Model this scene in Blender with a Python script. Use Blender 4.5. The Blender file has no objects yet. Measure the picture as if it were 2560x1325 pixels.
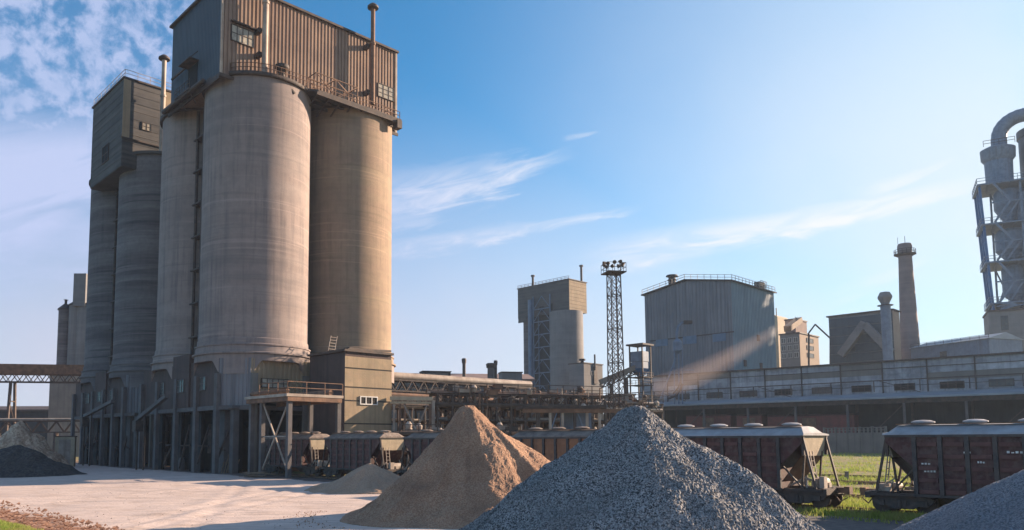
import bpy, math, random
import numpy as np
from mathutils import Vector, Matrix
random.seed(7); RNG = np.random.default_rng(7)
R = math.radians
# ------------------------------------------------------------------ camera model
F, CX, CY, EYE = 1900.0, 1130.0, 932.0, 3.7
PITCH = math.atan(168 / F)
CAMR = Matrix.Rotation(math.pi / 2 + PITCH, 3, 'X') @ Matrix.Rotation(-0.003, 3, 'Z')
CAMP = Vector((0, 0, EYE))
sc = bpy.context.scene
col = sc.collection
cd = bpy.data.cameras.new('camera'); cam = bpy.data.objects.new('camera', cd); col.objects.link(cam)
cam.matrix_world = Matrix.Translation(CAMP) @ CAMR.to_4x4()
cd.sensor_fit = 'HORIZONTAL'; cd.sensor_width = 36; cd.lens = F / 2560 * 36
cd.shift_x = (1280 - CX) / 2560; cd.shift_y = (CY - 662.5) / 2560
cd.clip_start = 0.1; cd.clip_end = 12000
sc.camera = cam

def ray(px, py):
    return CAMR @ Vector(((px - CX) / F, (CY - py) / F, -1))
def G(px, py, z=0.0):                       # where the sight line meets height z
    d = ray(px, py); t = (z - EYE) / d.z
    return CAMP + d * t
def V(px, py, Y):                           # point of the sight line at forward distance Y
    d = ray(px, py); return CAMP + d * (Y / d.y)

# ------------------------------------------------------------------ mesh helpers
class MB:
    def __init__(s): s.v = []; s.f = []
    def add(s, vs, fs):
        n = len(s.v); s.v += [tuple(v) for v in vs]; s.f += [tuple(i + n for i in f) for f in fs]
        return s
    def box(s, x0, x1, y0, y1, z0, z1):
        s.add([(x0,y0,z0),(x1,y0,z0),(x1,y1,z0),(x0,y1,z0),(x0,y0,z1),(x1,y0,z1),(x1,y1,z1),(x0,y1,z1)],
              [(0,3,2,1),(4,5,6,7),(0,1,5,4),(1,2,6,5),(2,3,7,6),(3,0,4,7)]); return s
    def bar(s, p, q, w, h=None):             # rectangular bar from p to q
        h = h or w; p = Vector(p); q = Vector(q); d = (q - p)
        if d.length < 1e-6: return s
        d.normalize(); up = Vector((0,0,1)) if abs(d.z) < .95 else Vector((0,1,0))
        a = d.cross(up).normalized() * w / 2; b = a.cross(d).normalized() * h / 2
        vs = [p-a-b, p+a-b, p+a+b, p-a+b, q-a-b, q+a-b, q+a+b, q-a+b]
        s.add(vs, [(0,1,2,3),(4,7,6,5),(0,4,5,1),(1,5,6,2),(2,6,7,3),(3,7,4,0)]); return s
    def tube(s, p, q, r, n=12, r2=None, caps=True):
        p = Vector(p); q = Vector(q); r2 = r if r2 is None else r2; d = (q - p).normalized()
        up = Vector((0,0,1)) if abs(d.z) < .95 else Vector((1,0,0))
        a = d.cross(up).normalized(); b = a.cross(d).normalized()
        vs = [p + (a*math.cos(2*math.pi*i/n) + b*math.sin(2*math.pi*i/n))*r for i in range(n)]
        vs += [q + (a*math.cos(2*math.pi*i/n) + b*math.sin(2*math.pi*i/n))*r2 for i in range(n)]
        fs = [(i, i+n, (i+1)%n+n, (i+1)%n) for i in range(n)]
        if caps: fs += [tuple(range(n)), tuple(range(2*n-1, n-1, -1))]
        s.add(vs, fs); return s
    def path(s, pts, r, n=10):
        for a, b in zip(pts[:-1], pts[1:]):
            a = Vector(a); b = Vector(b); e = (b-a).normalized()*r*.25; s.tube(a-e, b+e, r, n)
        return s
    def lathe(s, prof, c=(0,0), n=48, a0=0, a1=2*math.pi):
        full = abs(a1-a0-2*math.pi) < 1e-6; m = n if full else n+1; k = len(prof)
        vs = [(c[0]+r*math.cos(a0+(a1-a0)*i/n), c[1]+r*math.sin(a0+(a1-a0)*i/n), z) for i in range(m) for r, z in prof]
        fs = [(i*k+j, ((i+1)%m)*k+j, ((i+1)%m)*k+j+1, i*k+j+1) for i in range(n if not full else n) for j in range(k-1)]
        s.add(vs, fs); return s
    def prism(s, poly, z0, z1):
        n = len(poly)
        vs = [(x,y,z0) for x,y in poly] + [(x,y,z1) for x,y in poly]
        fs = [(i,(i+1)%n,(i+1)%n+n,i+n) for i in range(n)] + [tuple(range(n-1,-1,-1)), tuple(range(n,2*n))]
        s.add(vs, fs); return s
    def xprism(s, poly, x0, x1):              # polygon in (y,z), extruded along x
        n = len(poly)
        vs = [(x0,a,b) for a,b in poly] + [(x1,a,b) for a,b in poly]
        fs = [(i,(i+1)%n,(i+1)%n+n,i+n) for i in range(n)] + [tuple(range(n-1,-1,-1)), tuple(range(n,2*n))]
        s.add(vs, fs); return s
    def yprism(s, poly, y0, y1):              # polygon in (x,z), extruded along y
        n = len(poly)
        vs = [(a,y0,b) for a,b in poly] + [(a,y1,b) for a,b in poly]
        fs = [(i,(i+1)%n,(i+1)%n+n,i+n) for i in range(n)] + [tuple(range(n-1,-1,-1)), tuple(range(n,2*n))]
        s.add(vs, fs); return s
    def corr(s, p, q, z0, z1, pitch=.5, depth=.09, out=1, ztop=None):   # corrugated sheet standing on the line p-q
        p = Vector(p); q = Vector(q); L = (q-p).length; d = (q-p)/L; nrm = Vector((d.y, -d.x)) * out
        n = max(2, int(L/pitch)); vs = []
        for i in range(n):
            for fr, o in ((0,0),(.42,0),(.5,1),(.92,1)):
                t = (i+fr)/n*L; c = p + d*t + nrm*depth*o; vs.append((c.x,c.y,t))
        c = q; vs.append((c.x,c.y,L))
        m = len(vs)
        zt = (lambda t: z1) if ztop is None else ztop
        allv = [(x,y,z0) for x,y,t in vs] + [(x,y,zt(t/L)) for x,y,t in vs]
        s.add(allv, [(i,i+1,i+1+m,i+m) for i in range(m-1)]); return s
    def build(s, name, m, parent=None, smooth=False):
        me = bpy.data.meshes.new(name); me.from_pydata(s.v, [], s.f); me.materials.append(m)
        me.validate(); me.update()
        o = bpy.data.objects.new(name, me); col.objects.link(o)
        if parent: o.parent = parent
        if smooth:
            me.polygons.foreach_set('use_smooth', [True]*len(me.polygons))
            try: me.set_sharp_from_angle(angle=R(35))
            except Exception: pass
        return o

def tag(o, label=None, cat=None, group=None, kind=None):
    if label: o['label'] = label
    if cat: o['category'] = cat
    if group: o['group'] = group
    if kind: o['kind'] = kind
    return o
def empty(name, loc=(0,0,0), rz=0, **k):
    o = bpy.data.objects.new(name, None); col.objects.link(o)
    o.location = loc; o.rotation_euler = (0,0,rz); o.empty_display_size = .5
    tag(o, **k); return o
def copy_tree(o, parent=None):
    c = o.copy(); col.objects.link(c); c.parent = parent
    for ch in [x for x in bpy.data.objects if x.parent == o]: copy_tree(ch, c)
    return c

class Frame:                                   # a local frame standing in the world
    def __init__(s, org, rz): s.o = Vector((org[0],org[1],org[2] if len(org)>2 else 0)); s.rz = rz; s.m = Matrix.Rotation(-rz,3,'Z')
    def loc(s, w): return s.m @ (Vector(w) - s.o)
    def _r(s, px, py): return s.m @ (CAMP - s.o), s.m @ ray(px, py)
    def hx(s, px, py, c):                      # hit the local plane x=c
        o, d = s._r(px,py); return o + d*((c-o.x)/d.x)
    def hy(s, px, py, c):
        o, d = s._r(px,py); return o + d*((c-o.y)/d.y)

# ------------------------------------------------------------------ materials
def mat(name, c1, c2=None, scale=.6, rough=.85, streak=None, st_amt=.5, bump=.25, bscale=6, bands=None, band_amt=.4,
        metallic=0, contrast=(.35,.65), fine=None, st_scale=(1.2,1.2,.06), band_scale=.9, rings=None):
    m = bpy.data.materials.new(name); m.use_nodes = True; nt = m.node_tree; N = nt.nodes; L = nt.links
    b = N['Principled BSDF']; b.inputs['Roughness'].default_value = rough; b.inputs['Metallic'].default_value = metallic
    b.inputs['Specular IOR Level'].default_value = .3
    geo = N.new('ShaderNodeNewGeometry')
    class tc: outputs = {'Object': geo.outputs['Position']}
    def noise(sc_, vec=None, det=6, ro=.6):
        n = N.new('ShaderNodeTexNoise'); n.inputs['Scale'].default_value = sc_; n.inputs['Detail'].default_value = det
        n.inputs['Roughness'].default_value = ro; L.new(vec or tc.outputs['Object'], n.inputs['Vector']); return n.outputs['Fac']
    def ramp(fac, a, bb):
        r = N.new('ShaderNodeMapRange'); r.inputs[1].default_value = a; r.inputs[2].default_value = bb; L.new(fac, r.inputs[0]); return r.outputs[0]
    def mix(fac, a, bb):
        x = N.new('ShaderNodeMix'); x.data_type = 'RGBA'
        if isinstance(fac, float): x.inputs[0].default_value = fac
        else: L.new(fac, x.inputs[0])
        for sock, v in ((x.inputs[6], a), (x.inputs[7], bb)):
            if isinstance(v, tuple): sock.default_value = (*v, 1)
            else: L.new(v, sock)
        return x.outputs[2]
    def mul(fac, k):
        x = N.new('ShaderNodeMath'); x.operation = 'MULTIPLY'; L.new(fac, x.inputs[0]); x.inputs[1].default_value = k; return x.outputs[0]
    c2 = c2 or tuple(v*.75 for v in c1)
    c = mix(ramp(noise(scale), *contrast), c1, c2)
    if streak:
        mp = N.new('ShaderNodeMapping'); mp.inputs['Scale'].default_value = st_scale; L.new(tc.outputs['Object'], mp.inputs['Vector'])
        c = mix(mul(ramp(noise(1.5, mp.outputs[0]), .48, .72), st_amt), c, streak)
    if bands:
        mp = N.new('ShaderNodeMapping'); mp.inputs['Scale'].default_value = (.035,.035,band_scale); L.new(tc.outputs['Object'], mp.inputs['Vector'])
        c = mix(mul(ramp(noise(1.0, mp.outputs[0], 5, .7), .42, .68), band_amt), c, bands)
    if rings:
        mp = N.new('ShaderNodeMapping'); mp.inputs['Scale'].default_value = (.05,.05,rings[2]); L.new(tc.outputs['Object'], mp.inputs['Vector'])
        c = mix(mul(ramp(noise(1.0, mp.outputs[0], 3, .5), .60, .66), rings[1]), c, rings[0])
        mp = N.new('ShaderNodeMapping'); mp.inputs['Scale'].default_value = (.05,.05,rings[2]*1.3); mp.inputs['Location'].default_value=(7,3,11); L.new(tc.outputs['Object'], mp.inputs['Vector'])
        c = mix(mul(ramp(noise(1.0, mp.outputs[0], 3, .5), .61, .66), rings[1]*.8), c, tuple(min(1,v*1.7) for v in c1))
    if fine:
        c = mix(mul(ramp(noise(fine[0], None, 2), .45, .62), fine[2]), c, fine[1])
    L.new(c, b.inputs['Base Color'])
    if bump:
        bp = N.new('ShaderNodeBump'); bp.inputs['Strength'].default_value = bump; bp.inputs['Distance'].default_value = .08
        L.new(noise(bscale), bp.inputs['Height']); L.new(bp.outputs[0], b.inputs['Normal'])
    return m
M = {}
M['concrete'] = mat('silo_concrete', (.285,.224,.20), (.205,.165,.152), .12, streak=(.13,.11,.11), st_amt=.85, bands=(.34,.285,.255), band_amt=.45, bscale=3, bump=.12, fine=(.9,(.135,.118,.12),.2), band_scale=.5, rings=((.15,.128,.125),.3,1.6))
M['concrete_gold'] = mat('yellowish_silo_concrete', (.30,.208,.145), (.222,.16,.118), .12, streak=(.14,.11,.08), st_amt=.6, bands=(.33,.26,.165), band_amt=.4, bscale=3, bump=.12, fine=(.9,(.15,.12,.085),.2), band_scale=.5, rings=((.16,.125,.085),.35,1.5))
M['concrete_dark'] = mat('weathered_silo_concrete', (.135,.113,.112), (.082,.071,.072), .12, streak=(.05,.048,.05), st_amt=.5, bands=(.21,.19,.185), band_amt=.8, bscale=3, bump=.1, band_scale=.6, rings=((.05,.048,.05),.6,1.7), fine=(1.8,(.1,.09,.09),.3))
M['concrete_far'] = mat('pale_far_concrete', (.20,.19,.185), (.15,.145,.145), .2, streak=(.11,.105,.105), st_amt=.5, bands=(.24,.225,.21), bump=.1)
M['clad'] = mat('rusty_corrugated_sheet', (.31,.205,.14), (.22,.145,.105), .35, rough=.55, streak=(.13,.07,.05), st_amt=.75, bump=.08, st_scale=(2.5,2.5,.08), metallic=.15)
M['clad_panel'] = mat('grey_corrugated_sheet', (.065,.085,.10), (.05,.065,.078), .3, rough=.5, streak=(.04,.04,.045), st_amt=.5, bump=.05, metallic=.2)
M['clad_big'] = mat('pale_metal_cladding', (.225,.215,.22), (.165,.16,.17), .12, rough=.6, streak=(.07,.07,.08), st_amt=.8, bump=.05, st_scale=(1.1,1.1,.03))
M['clad_blue'] = mat('bluish_metal_cladding', (.17,.25,.29), (.13,.19,.23), .15, rough=.5, streak=(.09,.13,.16), st_amt=.7, bump=.05, st_scale=(1.1,1.1,.03))
M['panel'] = mat('stained_concrete_panel', (.22,.20,.17), (.16,.145,.13), .4, streak=(.12,.11,.10), st_amt=.7, bands=(.16,.14,.13), band_amt=.5)
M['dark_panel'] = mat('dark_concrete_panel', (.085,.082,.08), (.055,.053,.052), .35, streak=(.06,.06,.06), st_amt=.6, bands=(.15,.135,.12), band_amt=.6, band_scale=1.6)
M['yellow'] = mat('yellowed_and_sunlit_panel', (.36,.268,.172), (.28,.21,.14), .5, streak=(.18,.14,.085), st_amt=.6, fine=(1.1,(.24,.2,.13),.4))
M['brown'] = mat('brown_rendered_wall', (.10,.068,.06), (.07,.05,.046), .4, streak=(.05,.038,.036), st_amt=.7)
M['column'] = mat('grey_concrete_column', (.145,.13,.125), (.095,.087,.085), .7, streak=(.1,.09,.09), st_amt=.5)
M['wall_low'] = mat('grimy_shaded_concrete', (.04,.037,.036), (.024,.023,.023), .5, streak=(.05,.05,.05), st_amt=.6)  # near black: shade of recesses and bays put into the colour
M['steel'] = mat('dark_rusty_steel', (.10,.07,.055), (.05,.04,.037), 1.5, rough=.7, bump=.1)
M['rust'] = mat('brown_rusty_steel', (.25,.135,.08), (.13,.075,.05), 1.2, rough=.75, streak=(.07,.05,.04), st_amt=.5, bump=.15)
M['pale_steel'] = mat('pale_weathered_steel', (.42,.35,.28), (.27,.21,.17), .8, rough=.6, streak=(.15,.1,.075), st_amt=.5, bump=.1)
M['blue_steel'] = mat('blue_painted_steel', (.03,.13,.30), (.03,.09,.20), 1.0, rough=.5, bump=.05)
M['grey_steel'] = mat('grey_painted_steel', (.15,.20,.27), (.10,.14,.20), .8, rough=.5, streak=(.09,.09,.1), st_amt=.5, bump=.05)
M['black'] = mat('dark_opening', (.012,.011,.011), (.02,.018,.017), 1, rough=.9, bump=0)
M['glass'] = mat('dirty_window_glass', (.05,.055,.06), (.12,.11,.10), 1.5, rough=.25, bump=0)
M['glass_pale'] = mat('dusty_pale_glass', (.42,.38,.30), (.22,.20,.17), 1.6, rough=.35, bump=0)
M['maroon'] = mat('maroon_wagon_paint', (.088,.030,.027), (.055,.022,.021), 1.2, rough=.6, streak=(.16,.09,.07), st_amt=.5, bump=.1, st_scale=(2,2,.3), fine=(3,(.16,.12,.1),.3))
M['maroon_lit'] = mat('lit_maroon_paint', (.15,.07,.06), (.09,.04,.035), 1.6, rough=.7, bump=.1)
M['orange'] = mat('orange_brown_wagon_side', (.34,.155,.075), (.24,.11,.06), 1.0, rough=.65, streak=(.12,.06,.04), st_amt=.5, bump=.1, st_scale=(2,2,.3))
M['wroof'] = mat('dusty_wagon_roof', (.36,.36,.37), (.28,.27,.27), 1.2, rough=.65, streak=(.2,.18,.17), st_amt=.4, bump=.15)
M['cream'] = mat('cream_panel', (.50,.40,.27), (.40,.32,.22), 2, rough=.8, streak=(.2,.14,.1), st_amt=.4)
M['bogie'] = mat('grimy_cast_steel', (.055,.05,.05), (.10,.08,.07), 3, rough=.7, bump=.2)
M['hall'] = mat('whitewashed_panel', (.42,.43,.45), (.27,.28,.295), .16, streak=(.12,.125,.135), st_amt=.75, bands=(.2,.2,.21), band_amt=.6, band_scale=.6, fine=(.7,(.13,.13,.14),.5))
M['hall_roof'] = mat('grey_canopy_sheet', (.30,.33,.36), (.22,.25,.28), .3, rough=.5, bump=.05)
M['brick'] = mat('brown_brick', (.27,.18,.15), (.2,.14,.12), .3, streak=(.12,.1,.1), st_amt=.5)
M['white'] = mat('chipped_white_paint', (.72,.70,.66), (.5,.48,.45), 4, bump=0)
M['orange_wall'] = mat('ochre_rendered_wall', (.36,.27,.20), (.29,.22,.165), .3)
M['wood'] = mat('old_timber', (.25,.18,.12), (.15,.11,.08), 3)
M['red_wagon'] = mat('faded_red_wagon', (.20,.055,.045), (.13,.04,.035), .8, rough=.6, streak=(.08,.04,.035), st_amt=.5)
M['white_old'] = mat('peeling_whitewash', (.52,.52,.53), (.34,.345,.36), .25, streak=(.15,.15,.16), st_amt=.6, fine=(.8,(.2,.2,.21),.4))
M['crust'] = mat('dust_crusted_roof', (.24,.19,.155), (.13,.10,.085), 1.8, rough=.9, streak=(.3,.25,.2), st_amt=.4, bump=.5)
M['sleeper'] = mat('oily_sleeper', (.06,.05,.045), (.1,.08,.07), 3)

# ------------------------------------------------------------------ directions of the plant
RZ = R(42.6)                                  # local x = away to the right, local y = away to the left
U1 = Vector((math.cos(RZ), math.sin(RZ), 0)); U2 = Vector((-math.sin(RZ), math.cos(RZ), 0))

# ------------------------------------------------------------------ ground
TR0 = Vector((0.567*36.5, 36.5, 0)); TD = Vector((-.669,.743,0)).normalized(); TN = Vector((TD.y,-TD.x,0))   # TN points beyond the track
if TN.y < 0: TN = -TN
def sstep(a, b, x):
    t = np.clip((x-a)/(b-a), 0, 1); return t*t*(3-2*t)
def gh(x, y):
    d = (x-TR0.x)*TN.x + (y-TR0.y)*TN.y
    return 1.25*sstep(6, 75, d)*sstep(-30, 25, x) + 0.0*y
def vnoise(x, y, s, seed=0):                   # cheap smooth value noise
    x = np.asarray(x)/s; y = np.asarray(y)/s; xi = np.floor(x).astype(np.int64); yi = np.floor(y).astype(np.int64)
    fx = x-xi; fy = y-yi; fx = fx*fx*(3-2*fx); fy = fy*fy*(3-2*fy)
    def h(a, b):
        n = (a*374761393 + b*668265263 + seed*982451653) & 0xffffffff
        n = ((n ^ (n >> 13))*1274126177) & 0xffffffff
        return ((n ^ (n >> 16)) & 0xffff)/65535.0
    return (h(xi,yi)*(1-fx)+h(xi+1,yi)*fx)*(1-fy)+(h(xi,yi+1)*(1-fx)+h(xi+1,yi+1)*fx)*fy
def grid_mesh(name, X, Y, Z, m, smooth=True, attrs=None):
    ny, nx = X.shape
    me = bpy.data.meshes.new(name); nv = nx*ny
    me.vertices.add(nv); me.vertices.foreach_set('co', np.stack([X,Y,Z],-1).astype(np.float32).ravel())
    i = np.arange(nv).reshape(ny,nx); q = np.stack([i[:-1,:-1],i[:-1,1:],i[1:,1:],i[1:,:-1]],-1).reshape(-1,4)
    me.loops.add(q.size); me.loops.foreach_set('vertex_index', q.ravel().astype(np.int32))
    me.polygons.add(len(q)); me.polygons.foreach_set('loop_start', (np.arange(len(q))*4).astype(np.int32))
    me.polygons.foreach_set('use_smooth', np.full(len(q), smooth))
    me.update(calc_edges=True); me.materials.append(m)
    for k, a in (attrs or {}).items():
        at = me.attributes.new(k, 'FLOAT', 'POINT'); at.data.foreach_set('value', a.astype(np.float32).ravel())
    o = bpy.data.objects.new(name, me); col.objects.link(o); return o

def ground_mat():
    m = bpy.data.materials.new('yard_dust_dirt_and_turf'); m.use_nodes = True; nt = m.node_tree; N = nt.nodes; L = nt.links
    b = N['Principled BSDF']; b.inputs['Roughness'].default_value = .95; b.inputs['Specular IOR Level'].default_value = .15
    tc = N.new('ShaderNodeTexCoord')
    def noise(s, vec=None, det=8, ro=.6):
        n = N.new('ShaderNodeTexNoise'); n.inputs['Scale'].default_value = s; n.inputs['Detail'].default_value = det; n.inputs['Roughness'].default_value = ro
        L.new(vec or tc.outputs['Object'], n.inputs['Vector']); return n.outputs['Fac']
    def rng(x, a, c):
        r = N.new('ShaderNodeMapRange'); r.inputs[1].default_value = a; r.inputs[2].default_value = c; L.new(x, r.inputs[0]); return r.outputs[0]
    def mix(f, a, c):
        x = N.new('ShaderNodeMix'); x.data_type='RGBA'; L.new(f, x.inputs[0])
        for s_, v in ((x.inputs[6],a),(x.inputs[7],c)):
            if isinstance(v, tuple): s_.default_value = (*v,1)
            else: L.new(v, s_)
        return x.outputs[2]
    def attr(n):
        a = N.new('ShaderNodeAttribute'); a.attribute_name = n; return a.outputs['Fac']
    def madd(x, k, c):
        q = N.new('ShaderNodeMath'); q.operation='MULTIPLY_ADD'; L.new(x,q.inputs[0]); q.inputs[1].default_value=k
        if isinstance(c, float): q.inputs[2].default_value=c
        else: L.new(c,q.inputs[2])
        return q.outputs[0]
    yard = mix(rng(noise(.12), .35,.65), (.58,.47,.41), (.49,.395,.345))
    mp = N.new('ShaderNodeMapping'); mp.inputs['Rotation'].default_value=(0,0,R(-28)); mp.inputs['Scale'].default_value=(.25,2.2,1); L.new(tc.outputs['Object'], mp.inputs['Vector'])
    yard = mix(madd(rng(noise(.9, mp.outputs[0]), .48,.66), .65, 0.0), yard, (.29,.245,.22))      # wheel tracks
    mp2 = N.new('ShaderNodeMapping'); mp2.inputs['Scale'].default_value=(.35,1.0,1); L.new(tc.outputs['Object'], mp2.inputs['Vector'])
    yard = mix(madd(rng(noise(2.2,mp2.outputs[0]), .54,.68), .7, 0.0), yard, (.36,.265,.21))
    yard = mix(madd(rng(noise(.45), .52,.72), .6, 0.0), yard, (.33,.25,.20))
    dirt = mix(rng(noise(.9), .42,.6), (.42,.25,.17), (.17,.09,.06))
    turf = mix(rng(noise(.9), .40,.56), (.12,.17,.035), (.24,.175,.095))
    n1 = noise(.55)
    c = mix(rng(madd(n1, .9, attr('dirt')), .85, 1.05), yard, dirt)
    c = mix(rng(madd(n1, .7, attr('turf')), .80, 1.0), c, turf)
    c = mix(rng(madd(n1, .6, attr('grime_shade')), .75, 1.05), c, mix(rng(noise(2.5),.35,.65),(.085,.08,.078),(.15,.135,.125)))
    L.new(c, b.inputs['Base Color'])
    bp = N.new('ShaderNodeBump'); bp.inputs['Strength'].default_value=.5; bp.inputs['Distance'].default_value=.06
    L.new(noise(5), bp.inputs['Height']); L.new(bp.outputs[0], b.inputs['Normal'])
    return m
def axis(a, b, step, far):
    mid = np.arange(a, b, step); out = []; s = step*2; v = b
    while v < far: out.append(v); s *= 1.35; v += s
    out2 = []; s = step*2; v = a - step
    while v > -far: out2.append(v); s *= 1.35; v -= s
    return np.array(out2[::-1] + list(mid) + out + [far])
gx = axis(-50, 62, .45, 3000); gy = axis(8, 130, .45, 3000)
GX, GY = np.meshgrid(gx, gy)
near = (1-sstep(60,200,np.hypot(GX, GY-40)))
GZ = gh(GX, GY) + near*(.10*(vnoise(GX,GY,6,1)-.5) + .07*(vnoise(GX,GY,1.6,2)-.5))
for (pa,pb) in (((250,1325),(760,1215)),((330,1325),(840,1222)),((60,1262),(700,1204)),((480,1325),(620,1208))):
    a_=G(*pa); b_=G(*pb); d_=(b_-a_); d_.z=0; d_.normalize(); dd_=np.abs((GX-a_.x)*d_.y-(GY-a_.y)*d_.x+.8*(vnoise(GX,GY,9,8)-.5))
    GZ -= .05*np.exp(-(dd_/.35)**2); GZ += .03*np.exp(-((dd_-.7)/.3)**2)
dtr = (GX-TR0.x)*TN.x + (GY-TR0.y)*TN.y
pl = G(0,1262); pr = G(330,1325)                # dirt in the near left corner
dn = (pr-pl); dn.z = 0; dn.normalize(); nrm = Vector((dn.y,-dn.x))
dl = (GX-pl.x)*nrm.x + (GY-pl.y)*nrm.y
dirt = sstep(-1.5, 3.0, dl); GZ += .28*sstep(0,5,dl)*vnoise(GX,GY,1.6,5)+.10*sstep(0,3,dl)*(vnoise(GX,GY,.7,15)-.5)
g2a = G(0,1303); g2 = (GX-g2a.x)*nrm.x + (GY-g2a.y)*nrm.y
turf = np.maximum(sstep(-1.0, 2.5, g2-.5), sstep(-1.6, 1.0, dtr)*sstep(8, 14, GX+ (GY-36)*.9*0+8)*.95)
turf = np.maximum(turf, sstep(2,5,dtr)*.9)
dirt = np.maximum(dirt, sstep(-3.5,-1.5,dtr)*.7)
ground = grid_mesh('ground', GX, GY, GZ, ground_mat(), True, {'dirt': dirt, 'turf': turf, 'grime_shade': np.maximum(sstep(-11,-7,dtr)*sstep(.4,-1.2,dtr)*sstep(6,12,GX)*.95, sstep(-4,-2,dtr)*sstep(4.5,3.2,dtr)*.75)})  # broad band before the siding: wagon shadow put into the ground colour
tag(ground, kind='structure')

# ------------------------------------------------------------------ heaps
def heap_mat(name, c1, c2, c3, fscale, rough=.9, bump=.5, spread=(.3,.7)):
    m = bpy.data.materials.new(name); m.use_nodes = True; nt = m.node_tree; N = nt.nodes; L = nt.links
    b = N['Principled BSDF']; b.inputs['Roughness'].default_value = rough; b.inputs['Specular IOR Level'].default_value=.25
    tc = N.new('ShaderNodeTexCoord')
    vo = N.new('ShaderNodeTexVoronoi'); vo.inputs['Scale'].default_value = fscale; L.new(tc.outputs['Object'], vo.inputs['Vector'])
    sp = N.new('ShaderNodeSeparateColor'); L.new(vo.outputs['Color'], sp.inputs[0])
    r = N.new('ShaderNodeValToRGB'); r.color_ramp.elements[0].color=(*c1,1); r.color_ramp.elements[1].color=(*c2,1)
    r.color_ramp.elements[0].position=spread[0]; r.color_ramp.elements[1].position=spread[1]; L.new(sp.outputs[0], r.inputs[0])
    n = N.new('ShaderNodeTexNoise'); n.inputs['Scale'].default_value=.5; n.inputs['Detail'].default_value=6; L.new(tc.outputs['Object'], n.inputs['Vector'])
    mr = N.new('ShaderNodeMapRange'); mr.inputs[1].default_value=.42; mr.inputs[2].default_value=.66; L.new(n.outputs['Fac'], mr.inputs[0])
    x = N.new('ShaderNodeMix'); x.data_type='RGBA'; L.new(mr.outputs[0], x.inputs[0]); L.new(r.outputs[0], x.inputs[6]); x.inputs[7].default_value=(*c3,1)
    x2 = N.new('ShaderNodeMix'); x2.data_type='RGBA'; x2.inputs[0].default_value=.5; L.new(r.outputs[0], x2.inputs[6]); L.new(x.outputs[2], x2.inputs[7])
    L.new(x2.outputs[2], b.inputs['Base Color'])
    bp = N.new('ShaderNodeBump'); bp.inputs['Strength'].default_value=bump; bp.inputs['Distance'].default_value=.04
    nn = N.new('ShaderNodeTexNoise'); nn.inputs['Scale'].default_value=fscale*1.3; nn.inputs['Detail'].default_value=4; L.new(tc.outputs['Object'], nn.inputs['Vector'])
    L.new(nn.outputs['Fac'], bp.inputs['Height']); L.new(bp.outputs[0], b.inputs['Normal'])
    return m
def heap(name, c, peak, rad, prof, m, step, rough_amp, lump=0, elong=(1,1,0), seed=0, smooth=True, jitter=0, gully=0, ridge=None):
    ex, ey, ea = elong; n = int(2*rad*max(ex,ey)/step)
    a = np.linspace(-rad*max(ex,ey)*1.05, rad*max(ex,ey)*1.05, n); X, Y = np.meshgrid(a, a)
    X = X + RNG.uniform(-.5,.5,X.shape)*jitter*step; Y = Y + RNG.uniform(-.5,.5,X.shape)*jitter*step
    ca, sa = math.cos(ea), math.sin(ea); xr = (X*ca+Y*sa)/ex; yr = (-X*sa+Y*ca)/ey
    ang = np.arctan2(yr, xr); rr = np.hypot(xr, yr)
    wob = 1 + .07*(vnoise(ang*3+20, rr*0+seed, 1, seed)-.5)*2*sstep(0,.3*rad,rr)
    rr = rr/wob
    if ridge:                                     # a flank that runs out further to one side
        aa, k, wdt = ridge; da = np.abs((ang-aa+np.pi)%(2*np.pi)-np.pi); rr = rr/(1+k*np.exp(-(da/wdt)**2)*sstep(0,.6*rad,rr))
    Z = np.interp(rr/rad, prof[0], prof[1])*peak
    env = sstep(rad*1.0, rad*.85, rr); Z += env*lump*.22*(vnoise(X,Y,.22,seed+5)-.5)
    Z += env*lump*((vnoise(X,Y,1.3,seed+1)-.5)+.5*(vnoise(X,Y,.55,seed+2)-.5))
    if gully: Z += env*sstep(.05*rad,.35*rad,rr)*gully*(vnoise(ang*9+40, rr*.35, 1, seed+7)-.5)*2
    Z += env*rough_amp*(RNG.uniform(-1,1,X.shape))
    Z = np.where(rr > rad*1.0, -.25, Z)
    o = grid_mesh(name, X, Y, Z, m, smooth); o.location = c; return o
gm = heap_mat('crushed_grey_stone', (.042,.041,.042), (.38,.365,.355), (.13,.127,.125), 30, bump=.3, spread=(.15,.9))
pg = V(1590,1020,24); 
h = heap('gravel_heap', (pg.x,24,0), pg.z+.05, 6.9, ([0,.035,.08,.165,.384,.55,.71,.88,1],[1,.99,.945,.85,.61,.41,.21,.06,0]), gm, .034, .034, .34, seed=3, ridge=(R(-5),.14,.8), smooth=False, jitter=.8)
tag(h, 'tall cone of coarse grey crushed stone in the foreground', 'gravel heap')
p3 = V(2850,1040,21)
h = heap('gravel_heap', (p3.x,21,0), p3.z, 7.6, ([0,.05,.5,.85,1],[1,.95,.48,.14,0]), heap_mat('fine_grey_chippings',(.09,.095,.105),(.22,.225,.24),(.13,.135,.145),26,bump=.3), .06, .018, .12, seed=9, smooth=False, jitter=.8)
tag(h, 'grey heap of finer chippings cut off at the lower right edge', 'gravel heap')
sm = heap_mat('brown_sand', (.28,.155,.095), (.42,.26,.165), (.15,.08,.052), 26, bump=.8)
ps = V(1172,1019,38)
h = heap('sand_heap', (ps.x,38,0), ps.z+.05, 6.25, ([0,.05,.12,.24,.38,.54,.73,.9,1.0],[1,.985,.915,.76,.56,.34,.15,.04,0]), sm, .05, .021, .42, seed=12, smooth=False, gully=.13, jitter=.3, ridge=(R(-12),.5,.75))
tag(h, 'tall pointed heap of orange brown sand beside the gravel', 'sand heap')
pq = V(925,1160,57)
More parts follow.
